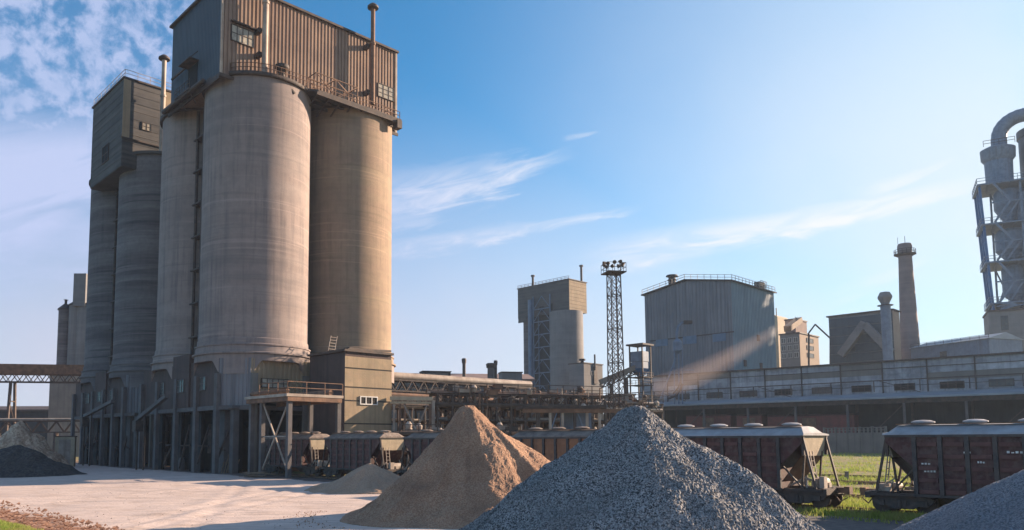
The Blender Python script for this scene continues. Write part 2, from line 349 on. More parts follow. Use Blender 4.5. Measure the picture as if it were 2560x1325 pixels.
h = heap('sand_heap', (pq.x,57,0), pq.z, 3.9, ([0,.08,.4,.7,1.0],[1,.93,.52,.2,0]), heap_mat('grey_brown_sand',(.31,.21,.145),(.38,.265,.185),(.22,.15,.105),16), .06, .016, .25, elong=(1.25,.9,R(15)), seed=21, gully=.1, jitter=.3)
tag(h, 'low grey brown sand heap left of the tall sand heap', 'sand heap')

# ------------------------------------------------------------------ silo towers
S, RS = 13.1, 6.53
def railing(mb, pts, h=1.05, step=1.6, r=.035):
    for a, b in zip(pts[:-1], pts[1:]):
        a = Vector(a); b = Vector(b); n = max(1, round((b-a).length/step))
        for i in range(n+1):
            p = a.lerp(b, i/n); mb.bar(p, p+Vector((0,0,h)), r*1.6)
        for k in (h, h*.5): mb.bar(a+Vector((0,0,k)), b+Vector((0,0,k)), r*1.6)
def window(parent, f, a0, a1, z0, z1, c, ax, nx=3, nz=2, glass='glass', frame='steel', out=-1, deep=.1, fw=.08):
    """window in plane ax=c; a = the other horizontal axis; out = which way it faces"""
    m = MB()
    def B(m, u0,u1,w0,w1,d0,d1):
        d0, d1 = sorted((c+out*d0, c+out*d1))
        if ax == 'y': m.box(u0,u1,d0,d1,w0,w1)
        else: m.box(d0,d1,u0,u1,w0,w1)
    for u in (a0, a1-fw): B(m,u,u+fw,z0,z1,-.05,deep+.04)
    for w in (z0, z1-fw): B(m,a0+fw,a1-fw,w,w+fw,-.05,deep+.035)
    for i in range(1,nx):
        u = a0+(a1-a0)*i/nx; B(m,u-fw/2,u+fw/2,z0+fw,z1-fw,-.04,deep+.02)
    for i in range(1,nz):
        w = z0+(z1-z0)*i/nz; B(m,a0+fw,a1-fw,w-fw/2,w+fw/2,-.04,deep+.01)
    w_ = m.build('window', M[frame], parent)
    g = MB(); B(g,a0+.01,a1-.01,z0+.01,z1-.01,-.03,deep-.03); g.build('pane', M[glass], w_)
    return w_
def stack_pipe(parent, x, y, z0, z1, r, m, cap=True):
    p = MB(); prof = [(r,z0),(r,z0+(z1-z0)*.62),(r*1.25,z0+(z1-z0)*.62),(r*1.25,z0+(z1-z0)*.64),(r*.9,z0+(z1-z0)*.64),(r*.9,z1)]
    p.lathe(prof,(x,y),16); o = p.build('vent_pipe', M[m], parent, True)
    if cap: MB().lathe([(r*.9,z1-.05),(r*2.3,z1+.1),(r*2.3,z1+.35),(r*1.0,z1+.75),(0,z1+.8)],(x,y),16).build('rain_cap', M['steel'], o, True)
    return o

def build_tower(org, label, style, z_off=0):
    f = Frame(org, RZ); t = empty('silo_tower', org, RZ, label=label, cat='silo tower')
    near = style == 'near'
    MC = M['concrete'] if near else M['concrete_dark']
    ZT = 46.8+z_off; ZB = 13.6
    # silos
    for ix, iy in ((0,0),(1,0),(0,1),(1,1)):
        c = (ix*S, iy*S); ex = (ix*S, iy*S)
        m = MB(); prof = [(RS+.40,ZB+.03),(RS+.66,ZB+.05),(RS+.68,ZB+.22),(RS+.36,ZB+.3),(RS+.30,ZB+1.0),(RS+.40,ZB+1.05),(RS+.40,ZB+1.2),(RS+.14,ZB+1.3),(RS+.10,ZB+1.9),(RS,ZB+1.96)]
        z = ZB+1.56
        prof += [(RS,ZT)]
        s = m.lathe(prof,c,96).build('silo', M['concrete_gold'] if near and ix and not iy else MC, t, True)
        sk = MB(); n = 144; vs = []; fs = []
        for i in range(n):
            a = 2*math.pi*i/n; d = abs((math.degrees(a)+45)%90-45)            # angle off the nearest axis
            zl = ZB-.75 if d < 21 else (ZB-2.3 if d > 29 else ZB-.75-1.55*(d-21)/8)
            for r, zz in ((RS+.42,zl),(RS+.42,ZB+.02),(RS-.35,ZB+.02),(RS-.35,zl)):
                vs.append((c[0]+r*math.cos(a), c[1]+r*math.sin(a), zz))
        for i in range(n):
            j = (i+1)%n
            for k in range(4): fs.append((i*4+k, j*4+k, j*4+(k+1)%4, i*4+(k+1)%4))
        sk.add(vs, fs); sk.build('skirt', MC, s)
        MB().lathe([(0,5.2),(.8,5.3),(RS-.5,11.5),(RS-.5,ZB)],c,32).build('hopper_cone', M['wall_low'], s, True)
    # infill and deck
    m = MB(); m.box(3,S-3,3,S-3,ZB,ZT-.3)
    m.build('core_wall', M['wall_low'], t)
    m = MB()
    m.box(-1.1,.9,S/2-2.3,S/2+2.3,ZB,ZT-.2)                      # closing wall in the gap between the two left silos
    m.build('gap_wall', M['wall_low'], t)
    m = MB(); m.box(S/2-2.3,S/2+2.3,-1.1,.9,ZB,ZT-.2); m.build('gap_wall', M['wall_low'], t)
    m = MB()
    for dy, rr in ((-1.2,.28),(.9,.2)):
        m.tube((-4.6,S/2+dy,ZB),(-4.6,S/2+dy,ZT-.5),rr,10)
    for k in range(7): m.box(-4.9,-3.3,S/2-1.9,S/2+1.5,ZB+3+k*4.3,ZB+3.18+k*4.3)
    m.build('drain_pipe', M['steel'], t, True)
    m = MB()
    for c in ((0,0),(S,0),(0,S),(S,S)): m.lathe([(0,ZT),(RS+.32,ZT),(RS+.38,ZT+.12),(RS+.38,ZT+.42),(RS+.05,ZT+.46),(0,ZT+.5)],c,96)
    m.build('roof_deck', M['steel'] if near else M['dark_panel'], t)
    # head house
    x0,x1,y0,y1 = (-6.8,19.2,-3.5,11.1) if near else (-7.7,19.9,-3.3,10.4)
    z0, z1 = ZT+.2, ZT+(11.6 if near else 11.0)
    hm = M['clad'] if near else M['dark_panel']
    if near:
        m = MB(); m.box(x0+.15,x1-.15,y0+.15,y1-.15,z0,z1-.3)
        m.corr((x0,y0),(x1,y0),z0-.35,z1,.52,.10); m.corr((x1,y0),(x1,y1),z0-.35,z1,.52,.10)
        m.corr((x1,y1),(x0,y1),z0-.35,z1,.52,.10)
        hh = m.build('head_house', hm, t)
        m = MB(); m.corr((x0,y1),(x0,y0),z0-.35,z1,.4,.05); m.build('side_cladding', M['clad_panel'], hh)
        m = MB(); m.box(x0-.16,x0+.12,y0-.18,y0+.1,z0-.4,z1); m.box(x1-.1,x1+.2,y0-.18,y0+.1,z0-.4,z1); m.build('corner_post', M['pale_steel'], hh)
        m = MB(); m.prism([(x0-.35,y0-.4),(x1+.35,y0-.4),(x1+.35,y1+.4),(x0-.35,y1+.4)],z1,z1+.28)
        m.box(x0+.2,x1-.2,y0+2.5,y1-2.5,z1+.28,z1+.9)
        m.build('roof', M['steel'], hh)
        m = MB(); m.box(x0-.32,x1+.3,y0-.32,y0-.14,z0-.75,z0-.36); m.box(x0-.32,x0-.14,y0-.13,y1+.1,z0-1.0,z0-.36)
        m.build('base_beam', M['steel'], hh)
    else:
        m = MB(); m.box(x0,x1,y0,y1,z0-2.4,z1)
        hh = m.build('head_house', hm, t)
        m = MB(); zz = z0-2.3; k=0
        while zz < z1-.2:                                            # horizontal precast panels
            m.box(x0-.07,x0+.01,y0+.03,y1-.03,zz,zz+1.16); 
            m.box(x0+.03,x1-.03,y0-.07,y0+.01,zz,zz+1.16); zz += 1.22
        m.build('panel_cladding', hm, hh)
        m = MB(); m.box(x0-.25,x1+.25,y0-.25,y1+.25,z1,z1+.25); m.build('roof', M['steel'], hh)
        MB().box(x0-.15,x0+.9,y0-.14,y0-.07,z0+2.0,z1-.1).build('sunlit_strip', M['yellow'], hh); MB().box(x0+5.6,x0+7.4,y0-.14,y0-.07,z0+2.0,z1-.1).build('sunlit_strip', M['yellow'], hh)  # sunlit strips between the pipe shadows, put in as paler panels
        m = MB(); m.box(x0-.3,x0+9,y0-.3,y0-.141,z0+1.75,z0+1.95); m.build('ledge', M['steel'], hh)
    zr = z1+.28; m = MB()
    if near: x1_r = x0+.01
    railing(m, [(x1,y0-.1,zr),(x0,y0-.1,zr),(x0,y1,zr)], 1.1, 1.8)
    if not near: m.build('roof_railing', M['pale_steel'], t)
    # podium: upper band of cladding on columns
    PZ0, PZ1 = 7.7, 13.1
    m = MB()
    c = 2.6; e = 6.1; ER = S+2.0
    wl = m; 
    m.box(-e,-e+.3,-e+c,S+e,PZ0,PZ1); wall = m.build('side_wall', M['brown'], t)
    a = Vector((-e,-e+c)); b_ = Vector((-e+c,-e))
    m = MB(); m.corr(a, b_, PZ0, PZ1, .42,.07); m.build('corner_wall', M['clad_big'], t)
    m = MB(); m.corr(b_, (ER,-e), PZ0+.4, PZ1, .55,.1); m.box(-e+c+.1,ER,-e+.12,-e+.3,PZ0+.4,PZ1); fw = m.build('front_wall', M['yellow'] if near else M['panel'], t)
    m = MB(); m.box(ER-.3,ER,-e+.3,S+e,PZ0,PZ1); m.box(-e+.31,ER-.31,S+e-.3,S+e,PZ0,PZ1); m.build('rear_wall', M['brown'], t)
    m = MB(); m.box(-e-.25,-e+.6,-e+c-.3,S+e,PZ0-.5,PZ0-.01); m.box(-e+c,ER,-e-.25,-e+.6,PZ0-.5,PZ0-.01); m.prism([(-e-.25,-e+c-.31),(-e+c-.01,-e-.25),(-e+c-.01,-e+.6),(-e+.6,-e+c-.31)],PZ0-.5,PZ0-.02)
    m.box(-e+.61,ER,-e+.61,S+e,PZ0-.35,PZ0-.05)
    m.build('floor_beam', M['column'], t)
    if near: ys = (-e+c, 1.95, 7.75, 13.75, S+e)
    else: ys = (-e+c, 0.6, 5.0, 9.8, 14.5, S+e)
    for y in ys: 
        m = MB(); m.box(-e-.45,-e-.003,y-.36,y+.36,-.3,11.35); m.build('column', M['column'], t)
        m = MB(); m.box(-e+2.2,-e+2.9,y-.3,y+.3,-.3,PZ0-.5); m.build('column', M['wall_low'], t)
    for x in (-e+c+.25, -e+9.6, S-e+2, S, ER-.4):
        m = MB(); m.box(x-.36,x+.36,-e-.5,-e-.11,-.3,11.35); m.build('column', M['panel'], t)
    # taller bay between the two left silos
    m = MB(); m.box(-e-.22,-e+2.2,4.2,9.0,PZ0+.01,PZ1+1.1); bay = m.build('projecting_bay', M['brown'], t)
    for (ya, yb) in ((-.2,2.6),(5.4,7.6),(12.0,14.3)):
        window(t if ya<3 or ya>9 else bay, f, ya, yb, PZ0+1.9, PZ0+3.5, -e-(.22 if 3<ya<9 else 0), 'x', 3, 2, 'glass', 'column')
    a_ = f.hy(652,945,-e); b2_ = f.hy(720,972,-e)
    if near: window(fw, f, a_.x, b2_.x, b2_.z, a_.z, -e-.1, 'y', 5, 2, 'glass_pale', 'steel', out=-1, deep=.12)
    # ground floor: deep walls, bay shade put into their dark colour, machinery
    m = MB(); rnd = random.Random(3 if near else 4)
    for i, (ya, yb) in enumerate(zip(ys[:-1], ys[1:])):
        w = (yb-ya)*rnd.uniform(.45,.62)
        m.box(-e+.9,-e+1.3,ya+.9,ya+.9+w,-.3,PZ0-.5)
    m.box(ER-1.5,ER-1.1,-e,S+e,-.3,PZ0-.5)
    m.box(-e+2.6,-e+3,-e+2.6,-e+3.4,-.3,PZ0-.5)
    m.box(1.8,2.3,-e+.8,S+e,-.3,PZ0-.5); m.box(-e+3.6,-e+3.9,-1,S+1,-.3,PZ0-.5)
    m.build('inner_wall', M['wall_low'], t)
    m = MB(); m.box(-e+c+.7,-e+c+2.9,-e+.8,-e+1.1,-.3,PZ0-.5); m.box(-e+.8,-e+1.6,-e+c,-e+c+1.4,-.3,PZ0-.5); m.box(-e+1.0,-e+1.7,-e+.9,-e+1.75,-.3,PZ0-.5)
    m.build('pier', M['column'], t)
    for i in range(5):
        m = MB()
        y = -3+i*4.6+rnd.uniform(-.6,.6)
        m.bar((-e-.2,y,rnd.uniform(.2,1)),(-e+1.2,y+rnd.uniform(-1.5,1.5),rnd.uniform(4,6)),.18)
        m.bar((-e+.6,y-1.2,3.1+rnd.uniform(-1,1)),(-e+.6,y+1.6,3.1),.16)
        m.tube((-e+1.5,y,2.2),(-e+1.5,y,5),.45,10)
        m.build('loading_chute', M['steel'], t)
    return t, f, dict(x0=x0,x1=x1,y0=y0,y1=y1,z0=z0,z1=z1,ZT=ZT,PZ0=PZ0,PZ1=PZ1,e=e,hh=hh)

B1 = Vector((-24.4,93,0)); T1, f1, d1 = build_tower(B1, 'nearest silo tower, four pale concrete silos under a rusty corrugated head house', 'near')
B2 = B1 + U2*29.5; T2, f2, d2 = build_tower(B2, 'darker silo tower with a concrete panel head house, half hidden behind the nearest one', 'far', -1.2)
# --- details on the near tower
y0 = d1['y0']; hh = d1['hh']
a = f1.hy(577,62,y0); b = f1.hy(633,122,y0)
window(hh, f1, a.x, b.x, b.z, a.z+.1, y0, 'y', 4, 2, 'glass_pale','steel', out=-1, deep=.2)
MB().box(a.x-.1,b.x+.4,y0-.55,y0-.1,a.z+.35,a.z+.5).build('awning', M['steel'], hh)
a = f1.hy(943,207,y0); b = f1.hy(983,256,y0)
window(hh, f1, a.x, b.x, b.z, a.z, y0, 'y', 3, 3, 'glass_pale','steel', out=-1, deep=.2)
# door with balcony in the shaded end
a = f1.hx(473,175,d1['x0']); b = f1.hx(493,228,d1['x0']); ym, yM = sorted((a.y,b.y))
dr = MB().box(d1['x0']-.1,d1['x0']-.02,ym,yM,b.z,a.z).build('door', M['black'], hh)
m = MB(); m.box(d1['x0']-1.3,d1['x0']-.05,ym-.6,yM+1.3,b.z-.25,b.z-.05); railing(m,[(d1['x0']-.1,yM+1.3,b.z),(d1['x0']-1.25,yM+1.3,b.z),(d1['x0']-1.25,ym-.6,b.z)],1.0,.8)
m.bar((d1['x0']-.1,yM+.3,b.z-1.6),(d1['x0']-1.2,yM+.3,b.z-.2),.1); m.bar((d1['x0']-.1,ym,b.z-1.6),(d1['x0']-1.2,ym,b.z-.2),.1)
m.build('balcony', M['steel'], hh)
m = MB(); m.box(d1['x0']-1.3,d1['x0']-.05,ym-.4,yM+.3,a.z+.1,a.z+.22); m.bar((d1['x0']-.5,yM,a.z+.1),(d1['x0']-.5,yM+4.2,a.z+.1),.22); m.bar((d1['x0']-1.2,ym-.1,a.z+.1),(d1['x0']-.1,ym-.1,a.z+1.4),.1); m.build('hoist_beam', M['steel'], hh)
m = MB(); m.tube((d1['x0']-.5,.2,d1['ZT']+.1),(d1['x0']-.5,12,d1['ZT']+.1),.35,12); m.tube((d1['x0']-1.0,-1,d1['ZT']-.35),(d1['x0']-1.0,11,d1['ZT']-.35),.2,12)
m.build('eaves_duct', M['steel'], T1, True)
# stack pipes
p = f1.hy(661,186,-4.9); stack_pipe(T1, p.x, -4.9, d1['ZT']+.4, d1['ZT']+15.5, .36, 'pale_steel')
p = f1.hy(931,262,-4.9); q = f1.hy(931,22,-4.9); stack_pipe(T1, p.x, -4.9, p.z, q.z, .33, 'rust')
m = MB()
for px_, py_ in ((661,70),(661,130),(931,110),(931,225)):
    p = f1.hy(px_,py_,-4.9); m.box(p.x-.08,p.x+.08,-4.9,y0,p.z-.08,p.z+.08); m.box(p.x-.55,p.x-.1,-4.5,y0,p.z-.5,p.z+.1)
m.build('pipe_bracket', M['steel'], T1)
# walkway between the silos, in front of the head house
Zt = d1['ZT']
m = MB(); m.prism([(3.4,-3.6),(3.4,-6.3),(4.4,-6.95),(17.6,-6.95),(17.6,-3.6)],Zt+.02,Zt+.30)
for x in np.arange(4.5,17.6,1.7): m.bar((x,-6.8,Zt),(x+.2,-3.4,Zt-1.5),.14)
m.box(4.2,17.4,-6.98,-6.78,Zt-.38,Zt); m.bar((4.4,-5.2,Zt-.2),(17.4,-5.2,Zt-.2),.25)
m.box(S-.4+4,S+.4+4,-7.2,-6.2,Zt-1.1,Zt)
wk = m.build('walkway', M['steel'], T1)
m = MB(); arc = []
for i in range(0,26):
    a_ = R(207+i*5.2) if i<14 else None
    if a_: arc.append(((RS+.15)*math.cos(a_),(RS+.15)*math.sin(a_),Zt+.45))
arc += [(4.4,-6.8,Zt+.3),(17.4,-6.8,Zt+.3)]
for i in range(8):
    a_ = R(288+i*7); arc.append((S+(RS+.15)*math.cos(a_),(RS+.15)*math.sin(a_),Zt+.45))
railing(m, arc, 1.05, 1.3, .04); m.build('railing', M['rust'], T1)
# cage of tubes standing on the walkway
m = MB(); a = f1.hy(772,225,-5.6); x_0 = a.x; x_1 = f1.hy(884,225,-5.6).x; zc = Zt+.35
P = {}
for i,(xx) in enumerate((x_0,(x_0+x_1)/2,x_1)):
    for j,yy in enumerate((-6.5,-4.4)):
        for k,zz in enumerate((zc,zc+2.3)):
            P[i,j,k] = Vector((xx+(0.5 if k and i==0 else 0),yy,zz))
for i in range(3):
    for j in range(2): m.bar(P[i,j,0],P[i,j,1],.09)
    m.bar(P[i,0,1],P[i,1,1],.09)
    if i<2:
        for j in range(2):
            m.bar(P[i,j,1],P[i+1,j,1],.1); m.bar(P[i,j,0],P[i+1,j,1],.07); m.bar(P[i,j,1],P[i+1,j,0],.07)
        m.bar(P[i,0,1],P[i+1,1,1],.07)
m.build('service_cage', M['rust'], T1)
p = f1.hy(705,195,-6.0); m = MB()
m.lathe([(.38,Zt+.35),(.38,Zt+1.3),(.5,Zt+1.3),(.85,Zt+1.75),(.85,Zt+2.1),(.4,Zt+2.2),(0,Zt+2.25)],(p.x,-6.0),16); m.tube((p.x+.3,-6.0,Zt+.3),(p.x+1.5,-6.2,Zt-1.1),.35,10); m.build('roof_vent', M['steel'], T1, True)
# tower two details
a = f2.hx(259,370,d2['x0']); b = f2.hx(273,400,d2['x0']); ym,yM = sorted((a.y,b.y))
window(d2['hh'], f2, ym, yM, b.z, a.z, d2['x0']-.07, 'x', 2, 2, 'black','steel')
p = f2.hy(403,395,-4.9); q = f2.hy(403,148,-4.9); stack_pipe(T2, p.x, -4.9, p.z, q.z, .36, 'pale_steel')
p = f2.hy(366,318,d2['y0']); window(d2['hh'], f2, p.x-.7, p.x+.7, p.z-.6, p.z+.6, d2['y0']-.07, 'y', 2,2,'glass_pale','steel')

# --- lift tower standing against the near silo tower
lt = empty('lift_tower', B1 + U1*3.2 - U2*15, RZ, label='square concrete stair tower with a sunlit yellowish side at the foot of the silos', cat='stair tower')
lf = Frame(lt.location, RZ); W1_, L1_, HT = 6.55, 7.4, 13.6
lt.location = B1 + U1*3.2 - U2*15
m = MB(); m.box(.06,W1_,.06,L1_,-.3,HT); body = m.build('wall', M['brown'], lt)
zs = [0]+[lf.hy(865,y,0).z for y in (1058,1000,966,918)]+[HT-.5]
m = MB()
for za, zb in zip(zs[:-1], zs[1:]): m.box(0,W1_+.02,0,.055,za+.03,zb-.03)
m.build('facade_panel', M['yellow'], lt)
for za in zs[1:-1]: MB().box(-.03,W1_+.04,-.03,.0,za-.10,za+.0).build('ledge', M['wall_low'], lt)
m = MB(); m.box(-.2,W1_+.2,-.2,L1_+.1,HT,HT+.25); m.box(.5,2,-.1,1,HT+.25,HT+.5); m.bar((.3,0,HT+.2),(W1_,.2,HT+.5),.25); m.build('roof', M['steel'], lt)
a = lf.hy(899,990,0); b = lf.hy(943,1013,0); window(lt, lf, a.x, b.x, b.z, a.z, 0, 'y', 3, 1, 'black', 'white', deep=.1, fw=.12)
m = MB()
for k in range(2):
    m.bar((1.2+k*.9,L1_-2,HT+.2),(2.6+k*.9,L1_-.6,HT+2.7),.07)
for k in range(6): m.bar((1.3+k*.24,L1_-1.9+k*.24,HT+.5+k*.4),(2.2+k*.24,L1_-1.9+k*.24,HT+.5+k*.4),.06)
m.build('roof_ladder', M['pale_steel'], lt)

# --- loading canopy over the siding
cn = empty('loading_canopy', B1, RZ, label='steel loading canopy with crossed braces over the last wagon', cat='canopy')
ca, cb = f1.hx(722,1100,-6.3).y, f1.hx(655,1100,-6.3).y
HC = 8.0; XR = min(2.9, f1.hy(852,1000,ca).x)
for (x,y) in ((-6.3,ca),(-6.3,cb),(XR-.3,ca),(XR-.3,cb),(-6.3,cb+2.3)):
    MB().box(x-.22,x+.22,y-.22,y+.22,-.2,HC).build('post', M['column'], cn)
m = MB(); 
for za,zb in ((.3,4.1),(4.1,HC-.2)):
    pass
m.bar((-6.3,ca,.5),(-6.3,cb,HC-.3),.13); m.bar((-6.3,cb,.5),(-6.3,ca,HC-.3),.13); m.bar((-6.3,ca,4.1),(-6.3,cb,4.1),.13)
m.build('cross_brace', M['pale_steel'], cn)
m = MB(); m.box(-6.9,XR,ca-.5,-11.2,HC,HC+.28); m.box(-3.4,XR,-11.2,-6.7,HC,HC+.28); m.build('roof_slab', M['pale_steel'], cn)
m = MB(); m.box(-6.75,-6.5,ca-.45,-11.3,HC-.45,HC-.01); m.box(XR-.4,XR-.15,ca-.45,-6.8,HC-.45,HC-.01); m.box(-6.49,XR-.41,ca-.45,ca-.2,HC-.45,HC-.01); m.build('edge_beam', M['rust'], cn)
m = MB(); railing(m,[(-6.7,cb,HC+.28),(-6.7,ca-.3,HC+.28),(XR,ca-.3,HC+.28)],1.2,2.2,.045); m.tube((-6.2,ca+.5,HC+.6),(-6.2,-11.4,HC+.6),.22); m.tube((XR-1.2,ca,HC+.55),(XR-1.2,-7,HC+.55),.3); m.build('railing', M['rust'], cn)

# --- things leaning at the tower foot
def at1(x,y): v = B1+U1*x+U2*y; return (v.x,v.y,0)
o = MB(); rn = random.Random(5)
for k in range(6): o.bar((k*.28,0,0),(k*.28+rn.uniform(-.2,.5),.7,rn.uniform(1.5,2.2)),.12,.06)
o.bar((0,.5,1.2),(1.8,.5,1.1),.1,.06)
o = o.build('plank_rack', M['wood']); pp = G(553,1184); o.location=(pp.x,pp.y,0); tag(o,'old boards leaning at the corner pier of the nearest silo tower','boards')
o = MB()
for k in range(7): o.bar((rn.uniform(-1.2,0),rn.uniform(-.5,.5),.08+k*.07),(rn.uniform(.5,1.8),rn.uniform(-.5,.5),.1+k*.07),.25,.06)
o = o.build('timber_heap', M['wood']); pp = G(628,1194); o.location=(pp.x,pp.y,0); tag(o,'low heap of scrap planks on the edge of the sunlit yard','scrap planks')
o = MB().lathe([(.0,0),(.45,0),(.48,.5),(.45,1.3),(.3,1.6),(0,1.7)],(0,0),20).build('drum', M['column'],None,True); pp=G(455,1176); o.location=(pp.x,pp.y,0); tag(o,'stubby grey drum at the foot of the second bay','drum')
for i,(px_a,py_a,px_b,py_b,xx,lb) in enumerate(((345,1048,417,990,-8.2,'thin inclined chute rising to the near tower podium'),(212,1040,282,1003,-8.0,'thin inclined chute rising to the dark tower podium'))):
    ff = f1 if i==0 else f2
    a = ff.hx(px_a,py_a,xx); b = ff.hx(px_b,py_b,xx); t = empty('inclined_chute', (ff.o.x,ff.o.y,0), RZ, label=lb, cat='chute')
    MB().bar(a,b,.5,.45).build('chute_box', M['column'], t)
    m = MB(); m.bar((a.x,a.y,a.z),(a.x,a.y,0),.2); mid=a.lerp(b,.25); m.bar(mid,(mid.x,mid.y,0),.16); m.box(a.x-.5,a.x+.5,a.y-.6,a.y+.6,a.z-1.6,a.z-.2); m.build('support_leg', M['steel'], t)

# ------------------------------------------------------------------ wagons
ZE, ZR_ = 3.72, 4.22
def wagon():
    t = empty('hopper_wagon', (0,0,0), 0)
    hw = 1.55; L = 4.4
    side = [(-L,ZE),(-L,3.35),(-3.2,2.15),(-3.2,.98),(3.2,.98),(3.2,2.15),(L,3.35),(L,ZE)]
    m = MB()
    for s_ in (-1,1):
        y = s_*hw; a, b = sorted((y, y-s_*.06))
        m.yprism(side[::-1], a, b)
    m.box(-3.15,3.15,-hw+.08,hw-.08,.9,ZE-.02)
    body = m.build('body', M['maroon'], t)
    m = MB(); md = MB()
    for s_ in (-1,1):
        y = s_*hw
        for k in range(7):
            x = -3.16+k*6.32/6; a,b = sorted((y+s_*.002,y+s_*.13)); m.box(x-.085,x+.085,a,b,.98,ZE-.12)
        for zz in (1.0,1.52,2.07,2.62,3.17):
            a,b = sorted((y+s_*.003,y+s_*.085))
            for k in range(6):
                x = -3.16+k*6.32/6; md.box(x+.13,x+.92,a,b,zz+.02,zz+.2)
        a,b = sorted((y+s_*.004,y+s_*.10)); m.box(-L,L,a,b,ZE-.115,ZE-.01)
        a,b = sorted((y+s_*.001,y+s_*.09)); m.box(-3.3,3.3,a,b,.86,.975)
    m.build('rib', M['bogie'], body); md.build('pressing', M['maroon_lit'], body)  # lines of light along the pressings put into a lighter maroon
    for s_ in (-1,1):                                                # pale upper end plate, sloped lower end
        m = MB(); x = s_*L
        def P_(xx,y,z): return (xx,y,z)
        vs = [(x,-1.56,ZE-.02),(x,1.56,ZE-.02),(x-s_*.12,1.15,2.65),(x-s_*.12,-1.15,2.65)]
        vs2 = [(a-s_*.06,b,c) for a,b,c in vs]
        m.add(vs+vs2, [(0,1,2,3),(7,6,5,4),(0,4,5,1),(1,5,6,2),(2,6,7,3),(3,7,4,0)])
        m.build('end_plate', M['cream'], body)
        m = MB(); vs = [(x-s_*.14,-1.4,2.66),(x-s_*.14,1.4,2.66),(s_*3.16,1.3,1.3),(s_*3.16,-1.3,1.3)]
        vs2 = [(a-s_*.1,b,c-.1) for a,b,c in vs]
        m.add(vs+vs2, [(0,1,2,3),(7,6,5,4),(0,4,5,1),(1,5,6,2),(2,6,7,3),(3,7,4,0)])
        for y in (-1.3,-1.1,1.1,1.3) : pass
        m.build('end_slope', M['maroon'], body)
        for y in (-1.42,1.42):
            m = MB()
            m.bar((x-s_*.02,y,ZE-.05),(x-s_*.02,y,2.7),.13); m.bar((x-s_*.02,y,ZE-.1),(s_*(L+.55),y,.98),.10)
            m.bar((x-s_*.1,y*.75,2.9),(s_*(L-.3),y*.75,.98),.09); m.bar((s_*3.3,y,2.1),(s_*4.3,y,.98),.08)
            m.build('end_post', M['steel'], t)
        m = MB(); 
        for y in (-.95,-.6): m.bar((s_*(L+.1),y,2.9),(s_*(L+.35),y,1.0),.045)
        for k in range(6): m.bar((s_*(L+.12+k*.04),-.95,2.7-k*.3),(s_*(L+.12+k*.04),-.6,2.7-k*.3),.035)
        m.build('ladder', M['pale_steel'], t)
    # roof
    a = hw+.08; sec = [(-a,ZE),(a,ZE),(a-.06,ZE+.08),(.75,ZR_-.04),(.0,ZR_),(-.75,ZR_-.04),(-a+.06,ZE+.08)]
    n = len(sec); m = MB()
    vs = []
    for x, k in ((-L-.1,0),(-L+.35,1),(L-.35,1),(L+.1,0)):
        for y,z in sec:
            zz = z if k else min(z, ZE+.14); vs.append((x,y,zz))
    fs = [(j*n+i, j*n+(i+1)%n, (j+1)*n+(i+1)%n, (j+1)*n+i) for j in range(3) for i in range(n)] + [tuple(range(n))[::-1], tuple(range(3*n,4*n))]
    m.add(vs,fs); roof = m.build('roof', M['wroof'], t)
    for x in (-3.2,-1.05,1.05,3.2):
        MB().lathe([(.42,ZR_-.1),(.42,ZR_+.07),(.50,ZR_+.08),(.50,ZR_+.13),(.3,ZR_+.2),(0,ZR_+.22)],(x,0),20).build('roof_hatch', M['wroof'], roof, True)
    m = MB(); m.box(-L+.3,L-.3,-.95,-.72,ZR_-.02,ZR_+.03); m.build('roof_walk', M['rust'], roof)
    # underframe
    m = MB(); m.box(-5.35,5.35,-.28,.28,.72,1.04)
    for s_ in (-1,1):
        m.box(s_*5.35-.12,s_*5.35+.12,-1.45,1.45,.7,1.0); m.box(min(s_*3.3,s_*5.3),max(s_*3.3,s_*5.3),-1.45,-1.3,.82,.97); m.box(min(s_*3.3,s_*5.3),max(s_*3.3,s_*5.3),1.3,1.45,.82,.97)
        m.box(min(s_*4.3,s_*5.25),max(s_*4.3,s_*5.25),-1.2,1.2,.975,1.02)
    m.build('underframe', M['steel'], t)
    m = MB()
    for x in (-1.5,1.5): m.add([(x-1.3,-.9,.97),(x+1.3,-.9,.97),(x+1.3,.9,.97),(x-1.3,.9,.97),(x-.4,-.5,.35),(x+.4,-.5,.35),(x+.4,.5,.35),(x-.4,.5,.35)],[(0,4,5,1),(1,5,6,2),(2,6,7,3),(3,7,4,0),(4,7,6,5),(0,1,2,3)])
    m.build('discharge_chute', M['bogie'], t)
    m = MB(); m.tube((4.6,-.5,1.25),(4.6,.6,1.25),.28,14); m.build('air_tank',M['pale_steel'],t); m = MB(); m.tube((-4.7,.1,1.2),(-4.7,.9,1.2),.2,14); m.box(4.9,5.15,-.9,-.5,1.0,1.6); m.box(-5.1,-4.6,-.7,-.2,1.02,1.35); m.path([(3.4,-.8,1.1),(4.1,-.7,1.5),(4.6,-.4,1.3)],.06,6)
    m.bar((-5.1,-1.0,1),(-4.2,-.9,1.7),.06); m.bar((4.4,-1.2,1.0),(4.1,-.6,1.6),.06)
    rb=random.Random(9)
    for s_ in (-1,1):
        for k in range(9):
            x_=s_*rb.uniform(3.5,5.1); y_=rb.uniform(-1.2,1.2); h_=rb.uniform(.1,.45); m.box(x_-.12,x_+rb.uniform(.05,.3),y_-.15,y_+.15,1.03,1.03+h_) if k%2 else m.bar((x_,y_,1.0),(x_+rb.uniform(-.5,.5),y_+rb.uniform(-.3,.3),1.3+h_),.05)
    m.build('brake_gear', M['pale_steel'], t)
